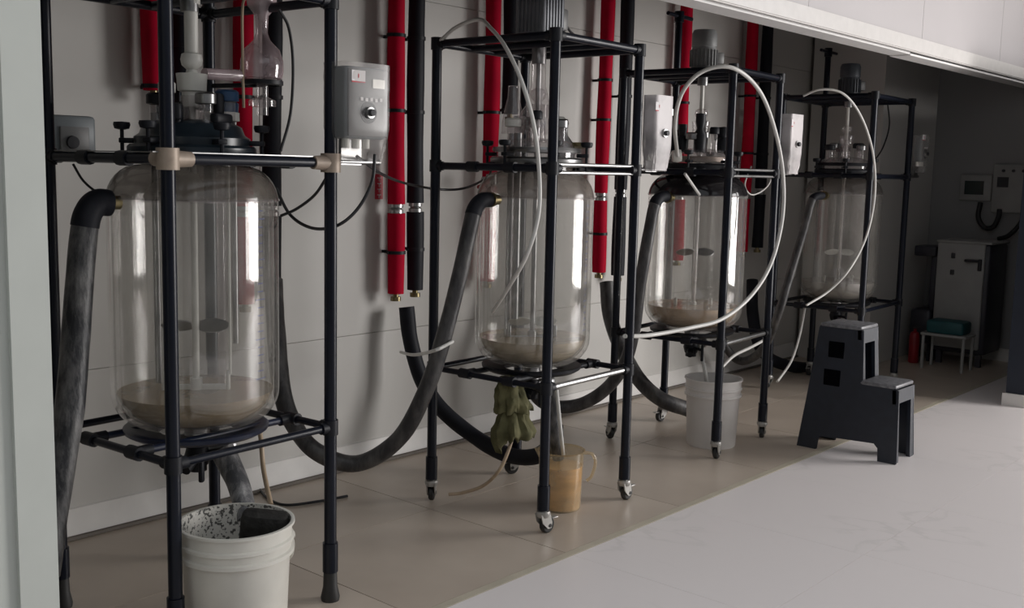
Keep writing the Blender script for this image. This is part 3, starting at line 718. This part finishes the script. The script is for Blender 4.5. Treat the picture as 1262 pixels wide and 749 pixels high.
MB().lathe([(0.058, 0), (0.07, 0.003), (0.07, 0.016), (0.058, 0.018)], (fc[0], fc[1], fc[2] - 0.052), 22).cyl((fc[0] + 0.065, fc[1], fc[2] - 0.044), (0.30, 0.308, fc[2] - 0.044), 0.008, 8).build('flask_ring', 'black_rough', fr)
MB().tube(spline([(fc[0] - 0.05, fc[1], fc[2] + 0.225), (fc[0] - 0.085, fc[1] - .01, fc[2] + 0.20), (fc[0] - 0.088, fc[1] - .01, fc[2] + 0.05), (fc[0] - 0.085, fc[1] - .01, fc[2] - 0.13)], 6), 0.0045, 8).build('thin_side_tube', 'tube_tan', fr)
for q, (x_, y_, z_, sx_, sz_, rt) in enumerate(((0.02, -0.125, 1.585, 0.085, 0.03, 0.3), (0.035, -0.09, 1.625, 0.03, 0.075, 0.1), (-0.10, -0.07, 1.60, 0.06, 0.05, 0.8), (-0.02, 0.09, 1.61, 0.07, 0.06, -0.4))):
    MB().box((x_, y_, z_), (sx_, 0.03, sz_), rt, 0.008).cyl((x_, y_, 1.55), (x_, y_, z_), 0.012, 10).build('lid_bracket', 'black_rough', R1)
# dropping funnels of the second and third reactors
f2 = lc2((3.406, 3.000, 1.648))
MB().lathe([(0.0001, 0.15), (0.022, 0.148), (0.024, 0.10), (0.034, 0.06), (0.046, 0.0), (0.048, -0.05)], f2, 22).build('dropping_funnel', 'lidglass', R2)
MB().lathe([(0.05, 0), (0.085, -0.05), (0.088, -0.12)], (0, 0, 1.72), 26).lathe([(0.03, 0.26), (0.032, 0.08), (0.052, 0.0)], (0, 0, 1.72), 22).build('glass_dome_neck', 'lidglass', R2)
g2 = (0.155, -0.02, 1.55)
MB().lathe([(0.05, -0.06), (0.058, -0.02), (0.045, 0.02), (0.022, 0.05), (0.02, 0.09), (0.026, 0.10), (0.02, 0.12)], g2, 20).build('side_joint', 'steel_dark', R2)
MB().lathe([(0.02, 0), (0.055, 0.01), (0.055, 0.026), (0.0001, 0.028)], (0.225, -0.06, 1.545), 18).build('wing_knob', 'brass', R2)
MB().lathe([(0.0001, 0.02), (0.03, 0.018), (0.034, 0.0), (0.028, -0.025), (0.0001, -0.028)], lc3((4.655, 2.980, 1.536)), 16, (0.6, -0.8, 0.1)).build('white_ball_valve', 'ptfe', R3)
MB().lathe([(0.13, 0), (0.145, 0.004), (0.145, 0.028), (0.12, 0.032)], (0, 0, 1.508), 30).build('pale_lid_gasket', 'bronze', R3)
for q, (a, rr, hh) in enumerate(((0.4, 0.10, 0.19), (2.6, 0.11, 0.16), (3.6, 0.10, 0.22), (5.2, 0.12, 0.15))):
    MB().lathe([(0.03, 0), (0.034, hh * 0.4), (0.018, hh * 0.55), (0.026, hh * 0.72), (0.026, hh * 0.9), (0.0001, hh * 0.92)], (rr * math.cos(a), rr * math.sin(a), 1.56), 16).build('dark_fitting', 'black_rough', R3)
MB().cyl(lc3((4.414, 2.780, 1.447)), lc3((4.588, 2.800, 1.345)), 0.007, 8).build('short_white_stub', 'tube_white', R3)

# ------------------------------------------------------------ hoses
GH = 'insulated heating hoses'
def ins_hose(pts, label, mat='hose_film', r=0.040, el=True, r2=None, wob=0.05):
    root = empty('insulated_hose', pts[0], 0, label, 'hose', GH)
    o = Vector(pts[0])
    sp = spline(pts, 10); P = [p - o for p in sp]
    n = len(P)
    rads = [(r if r2 is None else r + (r2 - r) * i / (n - 1)) * (1 + wob * noise.noise(sp[i] * 11)) for i in range(n)]
    k = 0
    if el:
        d = 0
        while d < 0.12 and k < n - 2: d += (P[k + 1] - P[k]).length; k += 1
        MB().tube(P[:k + 1], r, 16, rad=[q * 1.06 for q in rads[:k + 1]]).build('black_foam_elbow', 'black_foam', root)
    MB().tube(P[k:], r, 16, rad=rads[k:]).build('hose_body', mat, root)
    return root
ins_hose([(1.587, 2.980, 1.324), (1.549, 2.980, 1.325), (1.514, 2.970, 1.293), (1.500, 2.970, 1.232), (1.478, 2.960, 1.092), (1.456, 2.950, 0.929), (1.424, 2.930, 0.746), (1.383, 2.910, 0.590), (1.332, 2.880, 0.417), (1.300, 2.860, 0.289)], 'film-wrapped hose hanging from the nearest vessel\'s left nozzle', r=0.036, r2=0.044)
ins_hose([(3.208, 2.940, 1.325), (3.160, 2.940, 1.322), (3.129, 2.950, 1.286), (3.102, 2.950, 1.209), (3.052, 2.960, 1.005), (2.994, 2.980, 0.778), (2.951, 3.030, 0.567), (2.914, 3.150, 0.344), (2.817, 3.300, 0.226), (2.693, 3.420, 0.281), (2.668, 3.550, 0.399), (2.656, 3.600, 0.549), (2.706, 3.700, 0.772), (2.754, 3.780, 0.953)], 'long grey hose looping from the second vessel\'s left nozzle to behind the first', 'hose_film2', r=0.029, r2=0.040)
ins_hose([(3.537, 3.780, 0.772), (3.538, 3.750, 0.608), (3.570, 3.700, 0.417), (3.613, 3.600, 0.277), (3.688, 3.450, 0.158), (3.702, 3.250, 0.106), (3.708, 3.080, 0.130), (3.713, 2.980, 0.214), (3.684, 2.950, 0.300)], 'black hose curving from the wall pipes down under the second reactor', 'black_foam', r=0.038, el=False)
ins_hose([(4.665, 3.040, 1.329), (4.606, 3.040, 1.325), (4.556, 3.040, 1.288), (4.535, 3.050, 1.173), (4.482, 3.060, 0.885), (4.484, 3.090, 0.631), (4.473, 3.150, 0.433), (4.451, 3.280, 0.278), (4.377, 3.420, 0.205), (4.259, 3.520, 0.246), (4.214, 3.600, 0.424), (4.262, 3.700, 0.668), (4.319, 3.780, 0.877)], 'long hose looping from the third vessel\'s left nozzle to behind the second', 'hose_film2', r=0.028, r2=0.038)
ins_hose([(5.183, 3.780, 0.785), (5.145, 3.720, 0.587), (5.132, 3.620, 0.405), (5.155, 3.500, 0.233), (5.168, 3.350, 0.138), (5.322, 3.250, 0.068)], 'dark hose sagging to the floor behind the third reactor', 'hose_film2', r=0.045, el=False)
ins_hose([(6.595, 3.100, 1.324), (6.512, 3.100, 1.319), (6.467, 3.110, 1.282), (6.406, 3.120, 1.110), (6.318, 3.150, 0.835), (6.260, 3.200, 0.544), (6.466, 3.400, 0.283), (6.652, 3.650, 0.142), (6.516, 3.700, 0.238), (6.465, 3.750, 0.409)], 'thin-looking dark hose hanging from the farthest vessel\'s left nozzle', 'hose_film2', r=0.024, r2=0.030)
ins_hose([(6.936, 3.760, 0.691), (6.865, 3.700, 0.436), (6.823, 3.600, 0.217), (7.034, 3.550, 0.092), (7.437, 3.500, 0.024), (7.627, 3.400, 0.121)], 'black hose lying along the wall foot behind the step stool', 'black_foam', r=0.042, el=False)
ins_hose([(1.939, 2.950, 0.522), (1.953, 2.920, 0.462), (1.945, 2.860, 0.408), (1.920, 2.780, 0.325)], 'clear-wrapped drain sleeve hanging into the nearest bucket', 'hose_pale', r=0.040, el=False, r2=0.034)
ins_hose([(3.517, 2.840, 0.517), (3.515, 2.830, 0.404), (3.531, 2.820, 0.277), (3.551, 2.820, 0.201)], 'dark sleeve with a white edge hanging into the measuring jug', 'hose_film', r=0.034, el=False, r2=0.026)
hose('drain_tube', [(3.476, 2.780, 0.525), (3.492, 2.770, 0.383), (3.513, 2.770, 0.279), (3.534, 2.780, 0.230)], 0.008, 'tube_white', 'thin white tube running down into the measuring jug', 'tube')
hose('drain_tube', [(4.984, 3.000, 0.524), (4.931, 2.950, 0.469), (4.888, 2.900, 0.402), (4.911, 2.900, 0.324)], 0.011, 'tube_white', 'short white tube dipping into the bucket under the third reactor', 'tube')

# milky tubes
GT = 'milky silicone tubes on the reactors'
hose('silicone_tube', [(3.171, 3.200, 1.970), (3.163, 3.100, 2.017), (3.132, 2.950, 2.032), (3.091, 2.850, 1.989), (3.032, 2.720, 1.908), (2.991, 2.600, 1.776), (3.007, 2.550, 1.624), (3.046, 2.550, 1.462), (3.052, 2.550, 1.292), (3.028, 2.580, 1.139), (3.090, 2.720, 1.000), (3.226, 2.930, 0.865)], 0.0078, 'tube_white', 'white tube bowing down in front of the second vessel', 'tube', GT)
hose('silicone_tube', [(4.608, 2.950, 1.535), (4.418, 2.850, 1.694), (4.400, 2.800, 1.838), (4.451, 2.720, 1.933), (4.548, 2.620, 1.948), (4.773, 2.600, 1.857), (4.952, 2.600, 1.676), (5.064, 2.600, 1.454), (5.082, 2.600, 1.224), (4.984, 2.600, 0.997), (4.788, 2.600, 0.844), (4.553, 2.620, 0.748), (4.324, 2.660, 0.721), (4.042, 2.700, 0.710), (3.764, 2.640, 0.742)], 0.0098, 'tube_white', 'thick white tube arching over and around the third reactor', 'tube', GT)
hose('silicone_tube', [(6.048, 3.000, 1.928), (6.074, 2.900, 1.965), (6.172, 2.800, 1.940), (6.333, 2.750, 1.808), (6.466, 2.720, 1.592), (6.531, 2.720, 1.342), (6.447, 2.720, 1.090), (6.236, 2.720, 0.899), (6.134, 2.800, 0.759), (5.962, 2.860, 0.677)], 0.0072, 'tube_white', 'milky tube bowing down in front of the farthest vessel', 'tube', GT)
hose('silicone_tube', [(5.276, 2.900, 1.494), (5.214, 2.900, 1.393), (5.346, 2.920, 1.339), (5.527, 2.920, 1.402), (5.538, 2.900, 1.567)], 0.004, 'tube_white', 'thin clear tube looped at the third reactor\'s right side', 'tube', GT)
hose('silicone_tube', [(6.112, 3.100, 0.153), (6.490, 3.200, 0.224), (6.692, 3.250, 0.361), (6.753, 3.250, 0.551)], 0.008, 'tube_white', 'pale tube drooping to the floor left of the step stool', 'tube', GT)
hose('silicone_tube', [(5.413, 3.100, 0.334), (5.549, 3.100, 0.386), (5.741, 3.100, 0.413), (5.890, 3.100, 0.437)], 0.009, 'tube_white', 'pale tube slanting up behind the bucket of the third reactor', 'tube', GT)
hose('yellowed_tube', [(2.189, 3.100, 0.564), (2.166, 3.050, 0.481), (2.140, 3.000, 0.394), (2.068, 2.860, 0.321)], 0.0085, 'tube_tan', 'yellowed tube dropping from the nearest reactor to its bucket', 'tube')
hose('yellowed_tube', [(3.288, 2.850, 0.385), (3.242, 2.830, 0.317), (3.202, 2.850, 0.217), (3.214, 2.950, 0.124), (3.191, 3.050, 0.075), (3.158, 3.100, 0.064)], 0.0075, 'tube_tan', 'yellowed tube trailing from the olive rag onto the floor', 'tube')
# cables
GC = 'thin black cables'
hose('cable', [(2.141, 2.900, 1.943), (2.179, 2.900, 1.888), (2.195, 2.900, 1.773), (2.184, 2.900, 1.615), (2.144, 2.900, 1.492)], 0.005, 'cable', 'black cable hanging right of the pinkish flask', 'cable', GC)
hose('cable', [(2.306, 2.620, 1.488), (2.293, 2.620, 1.397), (2.258, 2.650, 1.310), (2.215, 2.700, 1.256), (2.234, 2.850, 1.240), (2.220, 2.950, 1.279), (2.198, 3.000, 1.368)], 0.0055, 'cable', 'black cable drooping in a loop below the dial control box', 'cable', GC)
hose('cable', [(2.191, 2.720, 1.412), (2.205, 2.800, 1.352), (2.209, 2.900, 1.303), (2.180, 2.950, 1.277)], 0.005, 'cable', 'short black cable from the nearest reactor\'s right post to its vessel', 'cable', GC)
hose('cable', [(2.257, 2.650, 1.479), (2.673, 3.000, 1.422), (3.076, 3.300, 1.381), (3.366, 3.400, 1.354), (3.481, 3.350, 1.360), (3.468, 3.200, 1.410), (3.444, 3.150, 1.450)], 0.0055, 'cable', 'black cable stretched from the dial control box to the second reactor', 'cable', GC)
hose('cable', [(1.638, 3.300, 1.435), (1.669, 3.300, 1.384), (1.685, 3.250, 1.350), (1.707, 3.200, 1.325)], 0.004, 'cable', 'thin cable curling below the small grey box on the far left', 'cable', GC)
hose('cable', [(3.606, 2.900, 2.070), (3.732, 2.950, 2.040), (4.020, 3.100, 2.051), (4.435, 3.300, 2.089)], 0.0055, 'cable', 'cable leaving the second reactor\'s motor towards the red pipe', 'cable', GC)
hose('cable', [(7.324, 3.000, 1.956), (7.377, 3.000, 1.809), (7.290, 3.000, 1.655), (7.141, 3.000, 1.552)], 0.005, 'cable', 'cable hanging at the farthest reactor\'s upper right', 'cable', GC)
hose('cable', [(4.011, 2.750, 1.781), (4.025, 2.720, 1.674), (4.025, 2.700, 1.531), (4.144, 2.750, 1.459), (4.284, 2.800, 1.517), (4.323, 2.820, 1.594)], 0.004, 'cable', 'thin cable in front of the film-covered box of the second reactor', 'cable', GC)
hose('cable', [(2.748, 3.896, 0.010), (2.686, 3.737, 0.007), (2.686, 3.611, 0.007), (2.807, 3.554, 0.007), (2.953, 3.523, 0.007)], 0.006, 'cable', 'dark cable lying on the floor behind the nearest reactor', 'cable', GC)
ct = hose('cable_tie', [(3.354, 3.620, 0.590), (3.133, 3.300, 0.646), (2.881, 2.920, 0.742), (3.004, 2.940, 0.762)], 0.007, 'tube_white', 'white tie strapped round the black and the grey hose', 'cable tie')

# red valve handle behind the second reactor, small left box, wall sticker
t_ = empty('junction_box', (0, 0, 0), 0, 'small grey box with a dark socket mounted at far left behind the post', 'box')
c = (1.699, 3.450, 1.525)
t_.location = c
MB().box((0, 0, 0), (0.155, 0.08, 0.135), 0, 0.012).build('case', 'grey_side', t_)
MB().box((0.0, -0.043, -0.012), (0.10, 0.008, 0.085), 0, 0.004).build('front_plate', 'grey_box', t_)
MB().lathe([(0.022, 0), (0.02, 0.012), (0.0001, 0.013)], (-0.01, -0.045, -0.02), 16, (0, -1, 0)).build('socket', 'ink', t_)
MB().cyl((0, 0.04, -0.03), (0, 0.43, -0.03), 0.012, 10).build('wall_bracket', 'steel_dark', t_)
st = empty('warning_sticker', (3.452, YW - 0.001, 1.40), 0, 'small red warning sticker on the wall left of a red pipe', 'sticker')
st.location = (3.449, 3.888, 1.352)
MB().box((0, 0, 0), (0.05, 0.002, 0.12)).build('backing', 'sticker', st)
for i in range(4):
    MB().box((0, -0.0015, 0.042 - i * 0.027), (0.024, 0.001, 0.004)).box((0, -0.0015, 0.034 - i * 0.027), (0.004, 0.001, 0.016)).build('print_mark', 'paper', st)
vt = empty('wall_valve', (4.047, 3.700, 1.392), 0, 'red lever valve on the pipe behind the second vessel', 'valve')
MB().cyl((0, 0, 0), (-0.12, -0.02, -0.035), 0.010, 8).cyl((-0.09, -0.02, -0.02), (-0.09, -0.02, -0.11), 0.013, 8).build('lever', 'red', vt)
MB().cyl((0, 0, -0.03), (0, 0, 0.03), 0.03, 12).cyl((0, 0, 0), (0, 0.06, 0), 0.018, 10).build('valve_body', 'steel_dark', vt)

# ------------------------------------------------------------ buckets, jug, rag
def bucket(loc, r, h, label, mat, inside, rings=True, grp=None):
    root = empty('bucket', loc, 0, label, 'bucket')
    pr = [(0.0001, 0.004), (r * 0.80, 0.004), (r * 0.84, 0.0), (r * 0.86, 0.012), (r * 0.93, h * 0.72), (r * 0.94, h * 0.74), (r * 1.0, h * 0.745), (r * 1.0, h * 0.775), (r * 0.955, h * 0.785), (r * 0.96, h * 0.84), (r * 1.005, h * 0.85), (r * 1.005, h * 0.875), (r * 0.965, h * 0.885), (r * 0.975, h * 0.975), (r * 1.02, h * 0.98), (r * 1.02, h), (r * 0.985, h * 1.003), (r * 0.955, h)]
    MB().lathe(pr, (0, 0, 0), 56).build('shell', mat, root)
    MB().lathe([(r * 0.956, h), (r * 0.90, h * 0.7), (r * 0.80, 0.012), (0.0001, 0.010)], (0, 0, 0), 48).build('inside', inside, root)
    pts = []
    for i in range(17):
        a = math.pi * i / 16
        pts.append((r * 1.03 * math.cos(a - 0.9), r * 1.03 * math.sin(a - 0.9), h * 0.80 - 0.13 * math.sin(a)))
    hd_ = pts
    MB().tube(spline([(r * 1.0, -r * 0.25, h * 0.80), (r * 1.07, -r * 0.22, h * 0.70), (r * 1.12, -r * 0.05, h * 0.56), (r * 1.06, r * 0.25, h * 0.52)], 6), 0.005, 8).cyl((r * 0.97, -r * 0.25, h * 0.80), (r * 1.04, -r * 0.26, h * 0.80), 0.014, 12).build('handle', mat, root)
    return root
bucket((1.80, 2.665, 0), 0.171, 0.378, 'stained white plastic bucket with a dark sponge, under the nearest reactor', 'bucket1', 'dirty_inside')
bucket((4.955, 2.885, 0), 0.152, 0.365, 'clean white plastic bucket under the third reactor', 'white_plastic', 'white_plastic')
sp = MB().box((0, 0, 0), (0.145, 0.07, 0.12), 0, 0.02)
sp = sp.build('sponge', 'rag_black'); sp.location = (1.889, 2.647, 0.333); sp.rotation_euler = (0.2, 0.12, -0.72)
tag(sp, 'dark wet sponge block hanging inside the nearest bucket\'s rim', 'sponge')
# measuring jug with a spout, a handle and yellow liquid
jg = empty('measuring_jug', (3.515, 2.775, 0), 0, 'translucent measuring jug of orange-yellow liquid under the second reactor', 'jug')
jm = glass('milky_jug_plastic', (0.90, 0.84, 0.72), 0.32, (0.75, 0.62, 0.42), 0.15)
r = 0.098; h = 0.258
MB().lathe([(0.0001, 0.0), (r * 0.86, 0.0), (r * 0.90, 0.006), (r * 0.97, h * 0.7), (r * 1.0, h * 0.98), (r * 1.06, h), (r * 1.03, h * 1.005), (r * 0.97, h * 0.97)], (0, 0, 0), 40).build('shell', jm, jg)
MB().lathe([(0.0001, 0.008), (r * 0.87, 0.008), (r * 0.94, h * 0.74), (0.0001, h * 0.74)], (0, 0, 0), 40).build('yellow_liquid', liquid('orange_yellow_liquid', (0.74, 0.46, 0.20), 1.0), jg)
hx_, hy_ = 0.66, -0.75
MB().tube(spline([(hx_ * r * 1.0, hy_ * r, h * 0.95), (hx_ * (r + 0.035), hy_ * (r + 0.035), h * 0.93), (hx_ * (r + 0.05), hy_ * (r + 0.05), h * 0.78), (hx_ * (r + 0.035), hy_ * (r + 0.035), h * 0.55), (hx_ * (r + 0.015), hy_ * (r + 0.015), h * 0.47)], 6), 0.007, 10).build('handle', jm, jg)
MB().add([(-hx_ * r * 0.95 - hy_ * 0.03, -hy_ * r * 0.95 + hx_ * 0.03, h), (-hx_ * (r + 0.02), -hy_ * (r + 0.02), h * 1.02), (-hx_ * r * 0.95 + hy_ * 0.03, -hy_ * r * 0.95 - hx_ * 0.03, h), (-hx_ * r * 0.98, -hy_ * r * 0.98, h * 0.85)], [(0, 1, 3), (1, 2, 3)], True).build('spout', jm, jg)

# olive rag knotted round the drain of the second reactor
def rag():
    nu, nv = 72, 56; vs = []; fs = []
    key = [(0.0, 0.040, 0.595), (0.06, 0.050, 0.575), (0.14, 0.046, 0.555), (0.30, 0.058, 0.515), (0.46, 0.064, 0.470), (0.50, 0.066, 0.455), (0.54, 0.046, 0.462), (0.60, 0.048, 0.448), (0.75, 0.062, 0.405), (0.92, 0.078, 0.362), (1.0, 0.074, 0.345)]
    for j in range(nv + 1):
        t = j / nv
        for a_, b_ in zip(key[:-1], key[1:]):  # neck, skirt, second tier
            if a_[0] <= t <= b_[0] + 1e-9:
                f = (t - a_[0]) / (b_[0] - a_[0]); base = 1.14 * (a_[1] + (b_[1] - a_[1]) * f); z = a_[2] + (b_[2] - a_[2]) * f; break
        hem = max(0, (t - 0.86) / 0.14); hem1 = math.exp(-((t - 0.5) / 0.04) ** 2)
        for i in range(nu):
            a = 2 * math.pi * i / nu
            fold = 0.010 * math.sin(a * 8 + t * 2.0 + 2.5 * noise.noise(Vector((math.cos(a), math.sin(a), t * 2)))) * (0.35 + t)
            rr = base + fold + 0.022 * noise.noise(Vector((math.cos(a) * 1.6, math.sin(a) * 1.6, t * 3.0))) + 0.008 * noise.noise(Vector((math.cos(a) * 7, math.sin(a) * 7, t * 9.0)))
            dz = 0.030 * hem1 * noise.noise(Vector((math.cos(a) * 3, math.sin(a) * 3, 3.0)))
            # one corner of the rag hangs lower on the left
            tail = max(0.0, math.cos(a - 2.5)) ** 3
            dz += hem * (-0.075 * tail + 0.03 * noise.noise(Vector((math.cos(a) * 4, math.sin(a) * 4, 7.0))))
            rr *= 1 - 0.25 * hem * tail
            vs.append((rr * math.cos(a) - 0.02 + 0.02 * t, rr * 0.85 * math.sin(a), z + dz))
    for j in range(nv):
        for i in range(nu): fs.append((j * nu + i, j * nu + (i + 1) % nu, (j + 1) * nu + (i + 1) % nu, (j + 1) * nu + i))
    return MB().add(vs, fs, True)
rg = rag().build('rag', 'cloth'); rg.location = (0, 0, 0)
rg.modifiers.new('t', 'SOLIDIFY').thickness = 0.003
c = (3.280, 2.849, 0.576)
rg.location = (c[0], c[1], 0.0)
tag(rg, 'olive green rag bunched round the second reactor\'s drain valve', 'rag')

# ------------------------------------------------------------ two-step stool
so = empty('step_stool', (5.27, 2.25, 0), 0, 'dark two-step plastic stool with scuffed grey treads', 'stool')
# side profile (y runs away from the opening, z up), local to y = 2.25
def stool_side(x, dirx, name):
    # outline with the legs' arch, inset towards the top
    out = [(-0.248, 0.0), (-0.165, 0.0), (-0.160, 0.070), (-0.135, 0.095), (0.150, 0.082), (0.178, 0.062), (0.185, 0.0), (0.283, 0.0), (0.245, 0.30), (0.205, 0.655), (0.195, 0.668), (-0.012, 0.668), (-0.022, 0.655), (-0.040, 0.385), (-0.218, 0.385), (-0.230, 0.372)]
    def X(z): return x + dirx * 0.030 * z / 0.668
    mb = MB(); n = len(out)
    vs = [(X(z), y, z) for y, z in out] + [(X(z) + dirx * 0.014, y, z) for y, z in out]
    fs = [tuple(range(n)), tuple(reversed(range(n, 2 * n)))] if dirx < 0 else [tuple(reversed(range(n))), tuple(range(n, 2 * n))]
    fs += [(i, n + i, n + (i + 1) % n, (i + 1) % n) for i in range(n)]
    mb.add(vs, fs)
    o = mb.build(name, 'stool', so)
    bv = o.modifiers.new('b', 'BEVEL'); bv.width = 0.006; bv.segments = 2
    return o
s1 = stool_side(0.0, 1, 'side_panel'); s2 = stool_side(0.27, -1, 'side_panel')
for zc_, ya, yb, in ((0.545, 0.065, 0.150), (0.395, 0.075, 0.165)):
    MB().box((0.030 * zc_ / 0.668 - 0.001, (ya + yb) / 2, zc_), (0.006, yb - ya, 0.085), 0, 0.002).build('hand_hole_shade', 'hole_shade', s1)  # black slabs on the solid panel, painted for the shade inside hand holes
MB().box((0.135, 0.092, 0.671), (0.222, 0.225, 0.022), 0, 0.009).build('top_tread', 'stool_top', so)
MB().box((0.135, -0.130, 0.392), (0.240, 0.190, 0.022), 0, 0.009).build('lower_tread', 'stool_top', so)
# risers: framed openings under each tread
def riser(y0, z0, y1, z1, w, name):
    mb = MB()
    for sx in (-1, 1):
        mb.prism([(y0, z0), (y0 + 0.02, z0), (y1 + 0.02, z1), (y1, z1)], 'x', 0.135 + sx * (w / 2) - (0.045 if sx > 0 else 0), 0.135 + sx * (w / 2) + (0.045 if sx < 0 else 0))
    zt = z1 - 0.07; yt = y0 + (y1 - y0) * (zt - z0) / (z1 - z0)
    mb.prism([(yt - 0.001, zt), (yt + 0.019, zt), (y1 + 0.019, z1), (y1 - 0.001, z1)], 'x', 0.135 - w / 2, 0.135 + w / 2)
    mb.build(name, 'stool', so)
riser(-0.040, 0.385, -0.020, 0.662, 0.215, 'upper_riser')
riser(-0.246, 0.0, -0.228, 0.378, 0.245, 'lower_riser')
MB().prism([(0.270, 0.10), (0.282, 0.10), (0.212, 0.655), (0.200, 0.655)], 'x', 0.03, 0.24).build('back_panel', 'stool', so)

# ------------------------------------------------------------ far end: cabinet, tray stand, wall panels
cb = empty('white_cabinet', (8.50, 2.80, 0), 0, 'tall white equipment cabinet standing against the far end wall', 'cabinet')
MB().box((0.21, 0.0, 0.53), (0.40, 0.40, 0.86), 0, 0.02).build('body', 'machine_dark', cb)
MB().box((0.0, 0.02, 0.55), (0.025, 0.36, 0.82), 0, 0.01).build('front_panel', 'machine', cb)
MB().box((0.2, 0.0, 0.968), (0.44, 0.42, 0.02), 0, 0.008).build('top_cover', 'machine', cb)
for dz in (0.86, 0.73): MB().box((-0.016, 0.075, dz), (0.01, 0.03, 0.04), 0, 0.004).build('switch', 'ink', cb)
MB().box((-0.03, -0.08, 0.83), (0.05, 0.12, 0.02), 0.5, 0.006).box((-0.02, -0.13, 0.80), (0.03, 0.025, 0.09), 0, 0.005).build('bracket', 'ink', cb)
for sy in (-1, 1): MB().box((0.05, sy * 0.15, 0.06), (0.04, 0.04, 0.12)).build('leg', 'machine_dark', cb)
ts = empty('tray_cart', (8.28, 2.80, 0), 0, 'low pale cart with a teal tray in front of the white cabinet', 'cart')
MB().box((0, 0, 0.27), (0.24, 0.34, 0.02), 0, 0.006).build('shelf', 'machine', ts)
MB().box((0, 0, 0.33), (0.20, 0.28, 0.10), 0, 0.02).build('tray', 'teal', ts)
for sx in (-1, 1):
    for sy in (-1, 1): MB().cyl((sx * 0.10, sy * 0.15, 0), (sx * 0.10, sy * 0.15, 0.26), 0.012, 10).build('leg', 'machine', ts)
ds = empty('black_stand', (8.62, 3.10, 0), 0, 'black equipment stand left of the white cabinet', 'stand')
MB().box((0, 0, 0.88), (0.25, 0.17, 0.08), 0, 0.01).build('head', 'machine_dark', ds)
MB().box((0, -0.06, 0.62), (0.16, 0.05, 0.5), 0, 0.01).build('column', 'machine_dark', ds)
MB().box((0, 0, 0.28), (0.26, 0.17, 0.28), 0, 0.03).build('drum', 'machine_dark', ds)
for sy in (-1, 1): MB().box((0, sy * 0.07, 0.07), (0.2, 0.02, 0.14)).build('leg', 'machine_dark', ds)
fe = empty('fire_extinguisher', (8.38, 3.09, 0), 0, 'small red fire extinguisher on the floor beside the black stand', 'extinguisher')
MB().lathe([(0.0001, 0), (0.036, 0.0), (0.04, 0.01), (0.04, 0.21), (0.03, 0.24), (0.012, 0.25), (0.012, 0.27)], (0, 0, 0), 20).build('cylinder', 'red', fe)
MB().box((0, -0.015, 0.285), (0.02, 0.07, 0.02), 0, 0.004).build('valve_head', 'ink', fe)
p1 = empty('wall_display', (9.0, 2.91, 1.385), 0, 'small framed dark screen on the far end wall', 'display')
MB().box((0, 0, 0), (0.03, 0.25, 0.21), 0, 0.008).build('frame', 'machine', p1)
MB().box((-0.016, 0.01, 0.0), (0.006, 0.15, 0.11)).build('screen', 'screen', p1)
p2 = empty('wall_control_panel', (8.98, 2.60, 1.385), 0, 'white control cabinet with three dark buttons beside the small screen', 'control panel')
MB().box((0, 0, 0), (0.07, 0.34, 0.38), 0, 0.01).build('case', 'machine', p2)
MB().box((-0.037, 0.09, 0.05), (0.006, 0.085, 0.08)).build('screen', 'ink', p2)
for i in range(3): MB().cyl((-0.035, 0.09 - 0.075 * i, 0.14), (-0.05, 0.09 - 0.075 * i, 0.14), 0.012, 10).build('push_button', 'ink', p2)
MB().cyl((-0.035, -0.07, 0.02), (-0.05, -0.07, 0.02), 0.010, 10).build('push_button', 'chrome', p2)
hose('conduit', [(8.95, 2.85, 1.27), (8.94, 2.855, 1.15), (8.94, 2.80, 1.07), (8.94, 2.735, 1.08), (8.94, 2.70, 1.16), (8.95, 2.70, 1.22)], 0.020, 'cable', 'black U-shaped conduit between the wall display and control panel', 'conduit')
hose('conduit', [(8.94, 2.52, 1.21), (8.93, 2.53, 1.12), (8.90, 2.60, 1.02), (8.84, 2.66, 0.99)], 0.018, 'cable', 'black conduit slanting from the control panel down to the cabinet', 'conduit')
sb = empty('switch_box', (8.46, 3.27, 1.66), 0, 'small grey switch box on the wall corner beyond the farthest reactor', 'switch box')
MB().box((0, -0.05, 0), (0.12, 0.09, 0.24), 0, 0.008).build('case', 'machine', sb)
MB().box((0.063, -0.05, 0.0), (0.01, 0.06, 0.15), 0, 0.003).build('side_recess', 'ink', sb)
